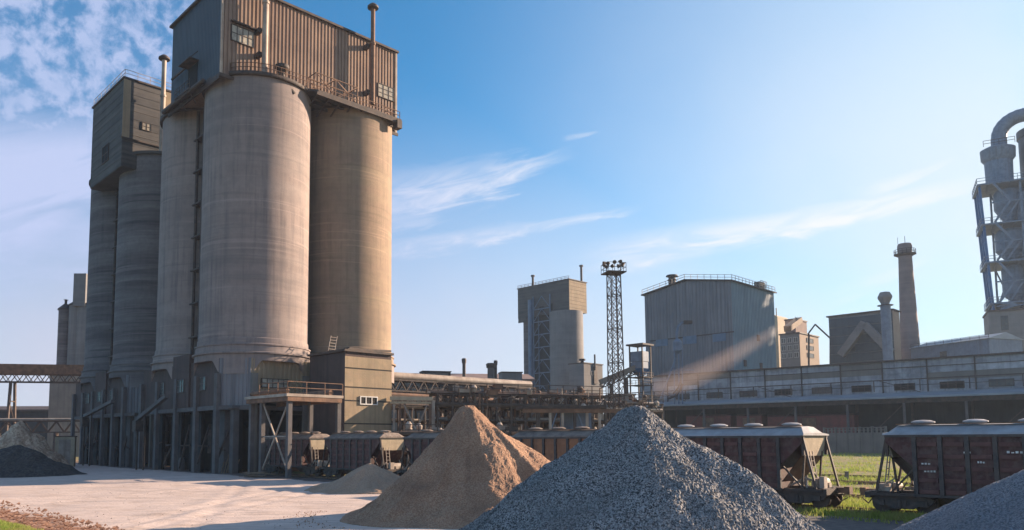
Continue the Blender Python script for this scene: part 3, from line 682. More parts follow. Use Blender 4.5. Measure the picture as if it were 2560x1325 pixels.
    for s_ in (-1,1):
        m = MB(); m.bar((s_*5.4,0,.9),(s_*6.05,0,.9),.22,.28); m.box(min(s_*5.85,s_*6.12),max(s_*5.85,s_*6.12),-.24,.2,.72,1.1); m.path([(s_*5.4,-.4,.75),(s_*5.7,-.4,.35),(s_*6.0,-.2,.55)],.03,6); m.build('coupler', M['rust'], t)
        b = MB(); x = s_*3.95
        for y in (-1.03,1.03):
            a_, c_ = y-.09, y+.09
            poly = [(x-1.35,.62),(x-1.3,.74),(x-.55,.84),(x+.55,.84),(x+1.3,.74),(x+1.35,.62),(x+1.2,.42),(x+.75,.40),(x+.45,.22),(x-.45,.22),(x-.75,.40),(x-1.2,.42)]
            b.yprism(poly, a_, c_)
            for k in (-.12,.12): b.tube((x+k,y+(.1 if y>0 else -.1),.28),(x+k,y+(.1 if y>0 else -.1),.62),.09,8)
            for k in (-.925,.925): b.box(x+k-.16,x+k+.16,y-.16,y+.16,.36,.62)
        b.box(x-.3,x+.3,-1.0,1.0,.38,.72)
        bg = b.build('bogie', M['bogie'], t)
        for k in (-.925,.925):
            w = MB()
            for y in (-.80,.80): w.tube((x+k,y-.065,.475),(x+k,y+.065,.475),.475,24); w.tube((x+k,y-.09 if y>0 else y+.02,.475),(x+k,y-.02 if y>0 else y+.09,.475),.51,24)
            w.tube((x+k,-1.1,.475),(x+k,1.1,.475),.08,10); w.build('wheelset', M['steel'], bg, True)
    return t
W0 = wagon()
def t_of(px):                                    # distance along the near rail side at picture column px
    k = (px-CX)/F; # (TR0.x+TD.x t) = k (TR0.y+TD.y t)
    kk = k
    return (TR0.x-kk*TR0.y)/(kk*TD.y-TD.x)
near_left = [t_of(2207), None, t_of(1270), None, t_of(816), None]
tl = [t_of(2207)]
c1_ = t_of(2207)-4.4-.0
c2_ = t_of(2000)+4.4
c3_ = t_of(1270)-4.4
c5_ = t_of(877) ; c5_=(t_of(942)+t_of(816))/2
c4_ = (c3_+c5_)/2
c6_ = t_of(772)+4.4
centers = [c1_,c2_,c3_,c4_,c5_,c6_]
labs = ['maroon hopper wagon at the right edge with a long grey roof','maroon hopper wagon with a sunlit cream end, between gravel heap and grass gap','orange brown hopper wagon between the sand heap and the gravel heap','dark hopper wagon mostly hidden behind the tall sand heap','dark ribbed hopper wagon in front of the yellowish stair tower','last hopper wagon, under the loading canopy']
off = TN*1.6
for i,(c,lb) in enumerate(zip(centers,labs)):
    o = W0 if i==0 else copy_tree(W0)
    p = TR0+TD*c+off; o.location=(p.x,p.y,.16); o.rotation_euler=(0,0,math.atan2(TD.y,TD.x)+math.pi)
    tag(o,lb,'hopper wagon','hopper wagons coupled in a train on the siding')
    if i>=2:
        for ch in o.children_recursive:
            if ch.name.split('.')[0] in ('roof','roof_hatch'):
                ch.material_slots[0].link='OBJECT'; ch.material_slots[0].material=M['crust']
    if i==2:
        for ch in o.children_recursive:
            if ch.name.split('.')[0] in ('body','end_slope','pressing'):
                ch.material_slots[0].link='OBJECT'; ch.material_slots[0].material=M['orange']  # third wagon's sides drawn in a brighter orange brown
print('wagon centres', [round(c,1) for c in centers])
# worn stencil marks on the right wagon (unreadable in the photo)
body0 = [c for c in W0.children if c.name.startswith('body')][0]
mk = MB(); rn = random.Random(2)
for (x,z,n,w) in ((.4,2.9,4,.62),(1.35,2.78,5,.7),(-1.2,2.88,3,.3),(-2.9,2.35,3,.4),(-2.8,2.0,4,.5),(-.7,2.45,3,.3),(2.5,2.9,2,.4),(1.4,2.3,3,.4)):
    for k in range(n):
        a = x+k*w/n; mk.box(a,a+w/n*.62,-1.60,-1.556,z,z+rn.uniform(.05,.10)); mk.box(a,a+w/n*.62,1.556,1.60,z,z+rn.uniform(.05,.10))
mk.build('stencil_mark', M['white'], body0)

# railway tracks
def track(d, t0, t1, label):
    t = empty('railway_track', TR0+TN*d, math.atan2(TD.y,TD.x), label=label, cat='railway track', group='railway tracks beside the hall')
    def zt(x):
        p = TR0+TN*d+TD*x; return float(gh(p.x,p.y))
    n = int((t1-t0)/6)
    for y in (-.76,.76):
        m = MB()
        for i in range(n):
            xa,xb = t0+i*(t1-t0)/n, t0+(i+1)*(t1-t0)/n
            m.bar((xa,y,zt(xa)+.09),(xb,y,zt(xb)+.09),.07,.15)
        m.build('rail', M['rust'], t)
    m = MB(); x = t0
    while x < t1: z=zt(x); m.box(x-.12,x+.12,-1.3,1.3,z-.1,z+.03); x += .62
    s = m.build('sleepers', M['sleeper'], t); s['kind']='stuff'
track(1.6, -22, 75, 'railway siding under the wagon train')
for dd in (11,17,24,31): track(dd, -25, 40, 'disused tracks in the grass seen through the gap between wagons')

# ------------------------------------------------------------------ left background
o = empty('silo_cluster', V(190,1000,185)*1, 0, label='distant slender silos at the far left behind the dark tower', cat='silos'); o.location.z=0
ox = o.location
def rel(v): return Vector(v)-ox
for (px_,r_px,top,mname) in ((164,15,775,'concrete_dark'),(196,20,765,'concrete_far'),(222,26,765,'concrete_far')):
    c = rel(V(px_,top,185)); r_ = r_px/F*185*1.05
    s = MB().lathe([(r_,-1),(r_,c.z)],(c.x,c.y),40).build('silo', M[mname], o, True)
    MB().lathe([(r_+.25,c.z-.1),(r_+.25,c.z+.2),(.3,c.z+1.6),(.3,c.z+2.4),(.6,c.z+2.5),(0,c.z+2.7)],(c.x,c.y),24).build('cone_roof', M['steel'], s, True)
a = rel(V(197,760,185)); b = rel(V(230,690,185)); MB().box(a.x,b.x,a.y-3,a.y+5,a.z-1,b.z).build('head_house', M['concrete_far'], o)
a = rel(V(145,980,184)); b = rel(V(225,935,184)); MB().box(a.x,b.x,a.y-4,a.y+6,-.5,b.z).build('annex', M['panel'], o)
def truss(m, a, b, h, n, w=.18):
    a = Vector(a); b = Vector(b); dz = Vector((0,0,-h))
    m.bar(a,b,w); m.bar(a+dz,b+dz,w)
    for i in range(n):
        p = a.lerp(b,i/n); q = a.lerp(b,(i+.5)/n); r_ = a.lerp(b,(i+1)/n)
        m.bar(p,q+dz,w*.7); m.bar(q+dz,r_,w*.7)
def gallery(name, a, b, h, w, label, mtl, legs=(), tr=2.2, pipe=False, gm_='steel', cat='conveyor gallery', zbase=0):
    t = empty(name, (a[0],a[1],0), 0, label=label, cat=cat); o_ = Vector((a[0],a[1],0)); a = Vector(a)-o_; b = Vector(b)-o_
    if pipe:
        MB().tube(a,b,h/2,20).build('gallery_casing', M[mtl], t, True)
    else: MB().bar(a,b,w,h).build('gallery_casing', M[mtl], t)
    d = (b-a).normalized(); sd = Vector((d.y,-d.x,0))*w*.45
    m = MB(); n = max(3,int((b-a).length/max(tr,.5)/1.3))
    if tr:
        for s_ in (-1,1): truss(m, a+sd*s_-Vector((0,0,h/2)), b+sd*s_-Vector((0,0,h/2)), tr, n, .2)
        m.build('truss', M[gm_], t)
    for fr in legs:
        p = a.lerp(b,fr); m = MB()
        for s_ in (-1,1):
            m.bar(p+sd*s_-Vector((0,0,h/2+tr)), Vector((p.x,p.y,zbase))+sd*s_*2.4, .45)
        for k in (.25,.5,.75):
            z_ = (p.z-h/2-tr)*k; m.bar(Vector((p.x,p.y,z_))+sd*(2.4-1.4*k), Vector((p.x,p.y,z_))-sd*(2.4-1.4*k), .2)
            m.bar(Vector((p.x,p.y,z_))+sd*(2.4-1.4*k), Vector((p.x,p.y,z_*.6))-sd*(2.4-.84*k), .15)
        m.build('leg', M['blue_steel' if gm_=='blue_steel' else 'steel'], t)
    return t
gallery('conveyor_gallery', V(-260,920,150), V(262,926,158), 2.0, 2.6, 'brown conveyor gallery on trestle legs crossing the left background', 'rust', legs=(.55,), tr=1.6)
gallery('pipe_trestle', V(-200,1050,132), V(222,1049,140), .55, 1.2, 'low pale pipe trestle at the left, below the conveyor gallery', 'pale_steel', legs=(.1,.45,.8), tr=2.0, pipe=True, cat='pipe trestle')
t = empty('long_shed', (V(60,1000,240).x,240,0), 0, label='long low dark shed on the left horizon', cat='shed')
MB().box(-60,22,-6,8,-1,V(60,1030,240).z).build('wall', M['wall_low'], t)
MB().xprism([(-7,V(60,1030,240).z),(-7,V(60,1026,240).z),(1,V(60,1015,240).z),(9,V(60,1028,240).z)],-61,23).build('roof', M['steel'], t)
dm = heap_mat('pale_rubble',(.38,.24,.16),(.6,.42,.29),(.24,.15,.10),4,bump=.6)
p = V(52,1062,104); h = heap('rubble_heap',(p.x,104,0),p.z,8.5,([0,.18,.5,.8,1],[1,.93,.52,.2,0]),dm,.22,.07,1.1,elong=(.8,.6,0),seed=31,jitter=.5,smooth=False); tag(h,'sunlit pale rubble heap left of the dark silo tower','rubble heap')
p = V(62,1108,84); h = heap('earth_heap',(p.x-1,84,0),p.z,7.5,([0,.1,.5,1],[1,.94,.5,0]),heap_mat('dark_earth',(.03,.03,.032),(.07,.065,.06),(.045,.042,.04),6),.25,.04,.4,elong=(1.0,.7,0),seed=33,jitter=.4,smooth=False); tag(h,'dark shaded earth heap in front of the pale rubble','earth heap')
for (px_,py0,py1,Y,w,lb) in ((165,1092,1150,112,2.6,'small pale crate standing by the rubble'),):
    p = V(px_,py0,Y); q=V(px_,py1,Y); t = empty('equipment_cabinet',(p.x,Y,0),R(20),label='small pale cabinet standing between the rubble and the dark tower',cat='cabinet')
    MB().box(-w/2,w/2,-1,1,-.2,p.z).build('cabinet_body',M['cream'],t); MB().box(-w/2-.1,w/2+.1,-1.1,1.1,p.z,p.z+.12).build('lid',M['steel'],t); MB().box(-w*.3,w*.3,-1.03,-.99,.4,p.z-.4).build('door',M['pale_steel'],t)

# ------------------------------------------------------------------ middle background
t = empty('long_building', (V(1150,1000,230).x,230,0), R(8), label='long low building with a brown roof on the middle horizon', cat='building')
zz = V(1150,940,230).z; MB().box(-62,21,-5,12,-1,zz-1.5).build('wall', M['panel'], t); MB().xprism([(-6,zz-1.5),(-6,zz-1.2),(3,zz+1.0),(13,zz-1.5)],-63,22).build('roof', M['brick'], t)
m=MB(); 
for k in range(18): m.box(-58+k*4.4,-58+k*4.4+2.6,-5.1,-4.99,zz*.35,zz*.6)
m.build('window_band',M['glass'],t)
p=V(1088,935,215); t=empty('rooftop_cabin',(p.x,215,0),R(15),label='small dark cabin standing on the far roofline left of the thin chimney',cat='cabin')
MB().box(-4,4,-2,2,p.z-3.5,p.z+.4).build('wall',M['wall_low'],t); MB().box(-4.2,4.2,-2.2,2.2,p.z+.4,p.z+.7).build('roof',M['steel'],t); MB().box(-3.2,3.2,-2.05,-1.99,p.z-1,p.z+.1).build('window',M['glass'],t); MB().box(-3.5,-3.2,-1.5,1.5,-.5,p.z-3.5).box(3.2,3.5,-1.5,1.5,-.5,p.z-3.5).build('post',M['steel'],t)
p=V(1275,935,215); t=empty('rooftop_cabin',(p.x,215,0),R(10),label='pale box cabin on the far roofline beside the silo tower',cat='cabin')
MB().box(-2.8,3,-2,2,-.5,p.z+.2).build('wall',M['concrete_far'],t); MB().box(-3,3.2,-2.2,2.2,p.z+.2,p.z+.5).build('roof',M['steel'],t)
for (px_,top,Y,r_,lb,mm) in ((1160,896,190,.42,'thin dark chimney rising alone above the middle roofline','steel'),(1227,908,190,.85,'short thick flue of the paired flues above the far roofline','column'),(1239,901,191,.35,'taller thin flue of the paired flues above the far roofline','steel')):
    p=V(px_,top,Y); t=empty('chimney',(p.x,Y,0),0,label=lb,cat='chimney')
    MB().lathe([(r_*1.15,-.5),(r_,p.z-1.2)],(0,0),14).build('shaft',M[mm],t,True); MB().lathe([(r_*1.3,p.z-1.2),(r_*1.45,p.z-.3),(r_*1.1,p.z),(r_*.7,p.z)],(0,0),14).build('cap',M['steel'],t,True); MB().lathe([(r_*1.5,p.z*.8),(r_*1.5,p.z*.8+.25)],(0,0),14).build('ring',M['steel'],t)
gallery('pipe_bridge', V(960,939,103), V(1325,962,120), 1.15, 2.4, 'fat pale pipe on a truss bridge running right from the stair tower', 'pale_steel', legs=(.5,.93), tr=1.5, pipe=True, cat='pipe bridge')
gallery('pipe_bridge', V(960,985,92), V(1240,1000,104), .5, 1.8, 'lower rusty pipe bridge below the fat pale pipe', 'rust', legs=(.62,), tr=.9, pipe=True, cat='pipe bridge')
# portal frame beside the lift tower
t = empty('portal_frame', (V(985,1000,88).x,88,0), 0, label='steel portal frame with diagonal braces right of the stair tower', cat='steel frame')
def rl(px_,py_,Y): v=V(px_,py_,Y); return Vector((v.x-t.location.x, v.y-88, v.z))
m=MB(); m.bar(rl(975,996,88),rl(1082,997,88),.5,.45); m.bar(rl(975,1006,88),rl(1078,1007,88),.25); m.build('beam',M['cream'],t)
for px_ in (985,1000,1012,1076,1083): 
    a=rl(px_,1000,88.1); MB().bar(a,(a.x,a.y,-.2),.36 if px_>1070 else .25).build('post',M['pale_steel' if px_%2 else 'rust'],t)
m=MB(); m.bar(rl(1010,1012,88),rl(1042,1078,88),.16); m.bar(rl(1068,1012,88),rl(1040,1078,88),.16); m.build('brace',M['pale_steel'],t)
# dense pipe rack
def rack(px0,px1,Y0,Y1,ztop,levels,name_lb,seed,clutter=40,posts=8,zlo=0,mats=('rust','steel','pale_steel')):
    rn=random.Random(seed); a=V(px0,1000,Y0); b=V(px1,1000,Y1); a.z=b.z=0; d=(b-a); L=d.length; rz=math.atan2(d.y,d.x)
    t=empty('pipe_rack',a,rz,label=name_lb,cat='pipe rack')
    for i in range(posts+1):
        x=L*i/posts; m=MB(); h=ztop*rn.uniform(.92,1.0)
        m.bar((x,-1.2,-.5),(x,-1.2,h),.26); m.bar((x,1.2,-.5),(x,1.2,h),.26)
        for z in levels: m.bar((x,-1.5,z*ztop),(x,1.5,z*ztop),.22)
        m.build('frame_post',M['steel'],t)
    for z in levels:
        for y in (-1.1,-.5,.1,.7,1.2):
            if rn.random()<.8:
                r_=rn.choice((.1,.14,.2,.28)); MB().tube((rn.uniform(-1,0),y,z*ztop+.12+r_),(L,y,z*ztop+.12+r_),r_,10).build('pipe',M[rn.choice(mats)],t,True)
    m=MB(); truss(m,(0,-1.35,levels[-1]*ztop),(L,-1.35,levels[-1]*ztop),1.1,int(L/1.8),.11); m.bar((0,-1.3,levels[0]*ztop-.3),(L,-1.3,levels[0]*ztop-.3),.18); railing(m,[(0,-1.5,ztop),(L,-1.5,ztop)],1.1,2,.05); m.build('truss',M['steel'],t)
    m=MB()
    for k in range(clutter):
        x=rn.uniform(0,L); z=rn.choice(levels)*ztop+rn.uniform(-.4,.9); w=rn.uniform(.3,1.6); y=rn.uniform(-1.4,1.4)
        c=rn.random()
        if c<.35: m.tube((x,y,max(.2,z-rn.uniform(1,4))),(x,y,z+.5),rn.uniform(.06,.16),8)
        elif c<.6: m.box(x,x+w,y-.3,y+.3,z,z+rn.uniform(.2,.7))
        elif c<.8: m.bar((x,y,z),(x+rn.uniform(-2,2),y,z-rn.uniform(1,2.5)),.1)
        else: m.lathe([(0,z),(.3,z),(.4,z+.5),(.15,z+.8),(0,z+.8)],(x,y),10)
        if k%2==0 and k>2: m.build('fitting_cluster',M[rn.choice(('rust','steel','pale_steel'))],t) if k%26==0 else None
        if k%26==0: m=MB()
    m.build('fitting_cluster',M['rust'],t); return t
rack(985,1310,112,128,10.3,(.4,.62,.8,.95),'pipe rack crowded with pipes behind the tall sand heap',11,170,11)
rack(1085,1500,90,98,9.3,(.42,.62,.8,.97),'rusty pipe rack with railing in front of the middle silo tower',12,260,12)
rack(1240,1640,102,116,9.2,(.45,.68,.84,.97),'dark pipe rack between the floodlight mast and the grey hall',13,220,14)
rack(990,1260,80,84,4.2,(.5,.95),'low pipe rack just behind the wagons and the sand heap',14,90,8)
# dark open shed behind the orange wagon
t=empty('open_shed',(V(1340,1000,76).x,76,0),R(6),label='dark open steel shed behind the orange brown wagon',cat='shed')
sh=Frame((t.location.x,76,0),R(6)); xs=V(1590,1000,76).x-t.location.x
zt_=V(1400,1020,76).z; 
MB().box(-1.5,xs*.62,-1,3,zt_-.1,zt_+.2).build('roof',M['steel'],t)
m=MB(); m.box(3.2,6.5,2.9,3.1,0,zt_-.1); m.build('rear_wall',M['grey_steel'],t)
MB().box(-1.5,xs,-.9,-.6,zt_-.5,zt_-.11).build('edge_beam',M['rust'],t)
for k in range(9): MB().box(k*xs/8-.12,k*xs/8+.12,-.8,-.55,-.2,zt_-.1).build('post',M['pale_steel' if k%3 else 'steel'],t)
m=MB(); m.box(1,3.6,2,4,-.1,3.2); m.box(5.6,8,1.5,4,-.1,4); m.bar((0,-.7,1),(2,-.7,zt_-.3),.1); m.bar((4,-.7,zt_-.4),(6,-.7,1.2),.1); m.tube((4.4,2,0),(4.4,2,5),.5); m.build('machine',M['grey_steel'],t)
# ------------------------------------------------------------------ middle silo tower
YM=250; org=V(1427,1000,YM); org.z=0
t=empty('silo_tower',org,RZ,label='distant silo tower with a sunlit ochre head house end, left of the floodlight mast',cat='silo tower'); mf=Frame(org,RZ)
def solve_x(fr,px_,y): # local x where column px meets plane y
    return fr.hy(px_,900,y).x
wx=solve_x(mf,1469,0); wy=mf.hx(1295,760,0).y; zt2=mf.hx(1427,698,0).z if False else V(1427,698,YM).z; zb2=V(1427,776,YM).z
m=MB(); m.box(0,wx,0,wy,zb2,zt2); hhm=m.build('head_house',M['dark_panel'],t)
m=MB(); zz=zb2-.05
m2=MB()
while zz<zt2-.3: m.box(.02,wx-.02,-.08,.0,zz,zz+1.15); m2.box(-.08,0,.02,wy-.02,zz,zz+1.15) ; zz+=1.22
m.build('panel_cladding',M['yellow'],hhm); m2.build('panel_cladding',M['dark_panel'],hhm)  # sunlit end and shaded side put into the two panel colours
m=MB(); m.box(-.3,wx+.3,-.3,wy+.3,zt2,zt2+.25); railing(m,[(0,0,zt2+.2),(0,wy,zt2+.2)],1.0,1.6,.06); m.build('roof',M['steel'],hhm)
m=MB(); m.box(-.05,.05,wy-4,wy-.1,V(1300,805,YM+14).z,zb2); m.build('lower_screen',M['dark_panel'],hhm)
rs=3.0
cA=(wx-.2-rs*.75,rs*.9); 
a=mf.hx(1378,900,1.0); b_=mf.hx(1457,900,1.0)
def sil(px0,px1,yc,topz,mm='concrete_far'):
    c=mf.hx((px0+px1)/2,900,yc) ; rr_=(px1-px0)/2/F*(YM+12)
    MB().lathe([(rr_,-.5),(rr_,topz)],(c.x,c.y),40).build('silo',M[mm],t,True)
sil(1376,1458,3.0,zb2+.1); sil(1309,1348,4.0,zb2+.1,'concrete_dark')
# lattice stair between
a=mf.hx(1335,900,-1.2); b_=mf.hx(1377,900,-1.2); m=MB(); za=.0
for y in (a.y,b_.y):
    for x in (-1.2,1.5): m.bar((x,y,0),(x,y,zt2-4),.34)
k=0; z=0
while z<zt2-6:
    for x in (-1.2,): 
        m.bar((x,a.y,z),(x,b_.y,z),.3); m.bar((x,a.y,z),(x,(a.y+b_.y)/2,z+4.4),.2); m.bar((x,b_.y,z),(x,(a.y+b_.y)/2,z+4.4),.2)
    z+=4.4
m.build('stair_frame',M['grey_steel'],t)
m=MB(); a=mf.hx(1327,900,-1.4); m.tube((-1.4,a.y,0),(-1.4,a.y,zt2-5),.85,14); m.build('riser_pipe',M['grey_steel'],t,True)
m=MB(); m.box(1.8,2.2,mf.hx(1377,900,1.8).y,mf.hx(1330,900,1.8).y,0,zb2); m.build('core_wall',M['wall_low'],t)
for px_,top in ((1332,688),(1453,663)):
    yy = wy*.72 if px_<1400 else .5; xx= .8 if px_<1400 else mf.hy(1453,700,.8).x
    p=mf.hx(px_,top,xx) if px_<1400 else mf.hy(px_,top,.8); 
    MB().lathe([(.4,zt2),(.4,p.z-.5),(.7,p.z-.5),(.7,p.z)],(p.x,p.y),10).build('vent_pipe',M['steel'],t,True)
window(hhm,mf,wy*.3,wy*.3+1.6,zb2+1,zb2+3.4,-.08,'x',1,1,'black','steel'); window(hhm,mf,wy*.47,wy*.47+2.2,zb2+.8,zb2+3,-.08,'x',2,1,'black','steel')
# box building at its foot
Yb=228; org=V(1461,1000,Yb); org.z=0; t=empty('plant_building',org,RZ,label='small square building with a lit right wall at the foot of the distant silo tower',cat='building'); bf=Frame(org,RZ)
zt3=V(1461,908,Yb).z; wx=bf.hy(1507,950,0).x; wy=bf.hx(1423,950,0).y
MB().box(0,wx,0,wy,-.5,zt3).build('wall',M['concrete_far'],t); MB().box(-.2,wx+.2,-.2,wy+.2,zt3,zt3+.3).build('roof',M['steel'],t)
p=bf.hy(1464,893,2); MB().lathe([(.5,zt3),(.5,zt3+.9),(1.0,zt3+1.0),(1.0,zt3+1.5)],(1.2,1.5),12).build('roof_vent',M['steel'],t,True); 
a=bf.hy(1484,925,0); b_=bf.hy(1490,960,0); m=MB(); m.box(a.x-.2,b_.x+.3,-.35,-.005,b_.z,a.z+1); m.tube((a.x+.3,-.3,a.z),(a.x+.3,-.3,zt3+3),.26,8); m.build('wall_duct',M['steel'],t)
window(t,bf,a.x-1.2,a.x-.3,a.z-1.6,a.z-.4,0,'y',1,1,'black','white')

# ------------------------------------------------------------------ floodlight mast
Yf=110; p0=V(1541,1000,Yf); t=empty('floodlight_mast',(p0.x,Yf,0),R(12),label='tall lattice floodlight mast with a ringed lamp platform',cat='floodlight mast')
zt4=V(1541,684,Yf).z; m=MB(); n=17; w0,w1=.95,.74
def cr(z,k): 
    w=w0+(w1-w0)*z/zt4; s_=((-1,-1),(1,-1),(1,1),(-1,1))[k]; return Vector((s_[0]*w,s_[1]*w,z))
for k in range(4): m.bar(cr(-.3,k),cr(zt4,k),.13)
m.build('leg_angle',M['steel'],t)
m=MB()
for i in range(n):
    za,zb=zt4*i/n,zt4*(i+1)/n
    for k in range(4):
        m.bar(cr(za,k),cr(zb,(k+1)%4),.07); m.bar(cr(zb,k),cr(za,(k+1)%4),.07)
        if i%3==0: m.bar(cr(za,k),cr(za,(k+1)%4),.1)
m.build('lattice',M['steel'],t)
m=MB(); m.bar((.3,0,0),(.3,0,zt4),.06); m.bar((-.2,0,0),(-.2,0,zt4),.06)
for i in range(int(zt4/.5)): m.bar((.3,0,i*.5),(-.2,0,i*.5),.05)
m.build('ladder',M['rust'],t)
m=MB(); m.prism([(-1.4,-1.4),(1.4,-1.4),(1.4,1.4),(-1.4,1.4)],zt4,zt4+.16)
q=1.36; railing(m,[(-q,-q,zt4+.1),(q,-q,zt4+.1),(q,q,zt4+.1),(-q,q,zt4+.1),(-q,-q,zt4+.1)],1.3,.8,.035)
m.build('platform',M['steel'],t)
for k in range(10):
    a_=2*math.pi*k/10; x,y=1.32*math.cos(a_),1.32*math.sin(a_); zz=zt4+1.35+.1*(k%3)
    m=MB(); d=Vector((math.cos(a_),math.sin(a_),-.35)); m.tube(Vector((x,y,zz))-d*.15,Vector((x,y,zz))+d*.25,.14,10,r2=.3); m.bar((x,y,zz-.5),(x,y,zz),.06); m.build('floodlight',M['steel'],t)

# small hopper tower left of grey building
Yh=150; p0=V(1603,1000,Yh); t=empty('hopper_tower',(p0.x,Yh,0),RZ,label='small grey steel hopper tower with a flat roof, left of the big grey building',cat='hopper tower')
z=lambda py: V(1603,py,Yh).z
hw_=1.45
for x,y in ((-hw_,-hw_),(hw_,-hw_),(hw_,hw_),(-hw_,hw_)): MB().bar((x,y,-.3),(x,y,z(865)),.22).build('post',M['steel'],t)
MB().box(-hw_-.5,hw_+.5,-hw_-.5,hw_+.5,z(865),z(861)).build('roof',M['steel'],t)
MB().box(-hw_+.05,hw_-.05,-hw_+.05,hw_-.05,z(905),z(880)).build('cabin',M['grey_steel'],t)
MB().box(-hw_+.1,hw_-.1,-hw_+.1,hw_-.1,z(922),z(906)).build('bin',M['grey_steel'],t)
MB().add([(-hw_,-hw_,z(922)),(hw_,-hw_,z(922)),(hw_,hw_,z(922)),(-hw_,hw_,z(922)),(-.4,-.4,z(942)),(.4,-.4,z(942)),(.4,.4,z(942)),(-.4,.4,z(942))],[(0,4,5,1),(1,5,6,2),(2,6,7,3),(3,7,4,0),(4,7,6,5)]).build('hopper',M['blue_steel'],t)
m=MB()
for py_ in (945,965): m.box(-hw_-.3,hw_+.3,-hw_-.3,hw_+.3,z(py_),z(py_)+.15); railing(m,[(-hw_-.3,hw_+.3,z(py_)),(-hw_-.3,-hw_-.3,z(py_)),(hw_+.3,-hw_-.3,z(py_))],1,1,.04)
m.build('platform',M['steel'],t)
gallery('inclined_conveyor', V(1500,955,150), V(1592,917,150), 1.0, 1.4, 'inclined conveyor rising to the small hopper tower', 'panel', legs=(.3,.7), tr=.8, cat='conveyor')
p=V(1560,975,140); t=empty('low_building',(p.x,140,0),R(0),label='low grey building with pale wall behind the floodlight mast foot',cat='building')
MB().box(-2.5,2,0,6,-.5,p.z-1).build('wall',M['concrete_far'],t); MB().box(-2.7,2.2,-.2,6.2,p.z-1,p.z-.7).build('roof',M['steel'],t)

# ------------------------------------------------------------------ big grey building
Yg=186; org=V(1838,1000,Yg); org.z=0; t=empty('grey_mill_building',org,RZ,label='big windowless grey metal clad building with railings round its low gable roof',cat='mill building'); gf=Frame(org,RZ)
zt5=V(1838,699,Yg).z; wx=gf.hy(1938,850,0).x; wy=gf.hx(1614,850,0).y; hp=1.9
prof=lambda s_: zt5-.2+hp*(1-abs(2*s_-1))
m=MB(); m.corr((0,wy),(0,0),0,zt5,.95,.12,ztop=lambda s_: prof(s_)-.05); gw=m.build('gable_wall',M['clad_big'],t)
m=MB(); m.corr((0,0),(wx,0),0,zt5-.2,.8,.12); m.build('side_wall',M['clad_blue'],t)
m=MB(); m.box(.2,wx,wy-.3,wy,0,zt5-.25); m.box(wx-.3,wx,.2,wy-.31,0,zt5-.25); m.build('rear_wall',M['clad_big'],t)
m=MB(); m.xprism([(-.7,zt5-.45),(-.7,zt5-.15),(wy/2,zt5+hp+.15),(wy+.7,zt5-.15),(wy+.7,zt5-.45),(wy/2,zt5+hp-.15)],-.7,wx+.7); rf=m.build('roof',M['steel'],t)
m=MB(); railing(m,[(wx,-.5,zt5-.2),(-.5,-.5,zt5-.2),(-.5,wy/2,zt5+hp+.1),(-.5,wy+.4,zt5-.2)],1.3,1.8,.06); m.build('roof_railing',M['pale_steel'],rf)
p=gf.hx(1680,700,1.5); MB().lathe([(.95,zt5-.5),(.95,p.z-.2),(1.3,p.z-.1),(.9,p.z+.3),(.9,p.z+.9),(1.6,p.z+.95),(1.4,p.z+1.3),(0,p.z+1.5)],(1.5,p.y),18).build('roof_vent',M['steel'],rf,True)
m=MB(); a=gf.hy(1900,712,.4); m.box(a.x,a.x+3,.5,2,zt5-.2,zt5+2); railing(m,[(a.x,.2,zt5+.0),(a.x+3.5,.2,zt5+.0)],2.2,1,.06); m.build('roof_access',M['steel'],rf)
m=MB(); m.corr((-.14,gf.hx(1625,845,0).y),(-.14,gf.hx(1838,845,0).y+.2),gf.hx(1700,846,0).z,gf.hx(1700,843,0).z,5,.02); m.build('flashing',M['steel'],gw)
for (pa,pb,ya,yb) in ((1708,1742,842,858),(1782,1815,836,852),(1640,1670,850,864)):
    a=gf.hx(pb,yb,-.14); b_=gf.hx(pa,ya,-.14); MB().box(-.3,-.12,min(a.y,b_.y),max(a.y,b_.y),a.z,b_.z).build('louvre',M['grey_steel'],gw)
a=gf.hy(1862,990,0); 
for (px_,py_) in ((1895,845),(1862,908),(1902,915)):
    a=gf.hy(px_,py_,-.14); MB().box(a.x-.6,a.x+.6,-.35,-.12,a.z-.8,a.z+.8).build('hatch',M['steel'],t)
# dust duct standing in front of it
Yd=168; t=empty('dust_filter',(V(1695,1000,Yd).x,Yd,0),0,label='dust filter with gooseneck duct standing before the grey building',cat='dust filter')
def dl_(px_,py_,dy=0): v=V(px_,py_,Yd+dy); return Vector((v.x-t.location.x,dy,v.z))
MB().path([dl_(1692,880),dl_(1692,830),dl_(1696,815),dl_(1706,807),dl_(1718,806)],.28,10).build('gooseneck_duct',M['grey_steel'],t,True)
MB().lathe([(.2,dl_(0,890).z),(1.0,dl_(0,882).z),(1.0,dl_(0,860).z),(.3,dl_(0,852).z)],(dl_(1694,870).x,0),16).build('filter_vessel',M['grey_steel'],t,True)
MB().bar(dl_(1708,806),dl_(1729,806),1.2,.7).build('fan_housing',M['steel'],t)
m=MB(); 
for px_ in (1686,1697,1706): m.bar(dl_(px_,870),dl_(px_,1010),.25)
m.bar(dl_(1690,895),dl_(1650,1000),.3); m.bar(dl_(1675,925),dl_(1735,925),.25)
m.build('support_frame',M['grey_steel'],t)
m=MB(); m.path([dl_(1706,960),dl_(1700,975),dl_(1688,990),dl_(1672,996)],.25,10); m.path([dl_(1700,955),dl_(1695,970),dl_(1683,984)],.2,10); m.build('bent_pipe',M['steel'],t,True)

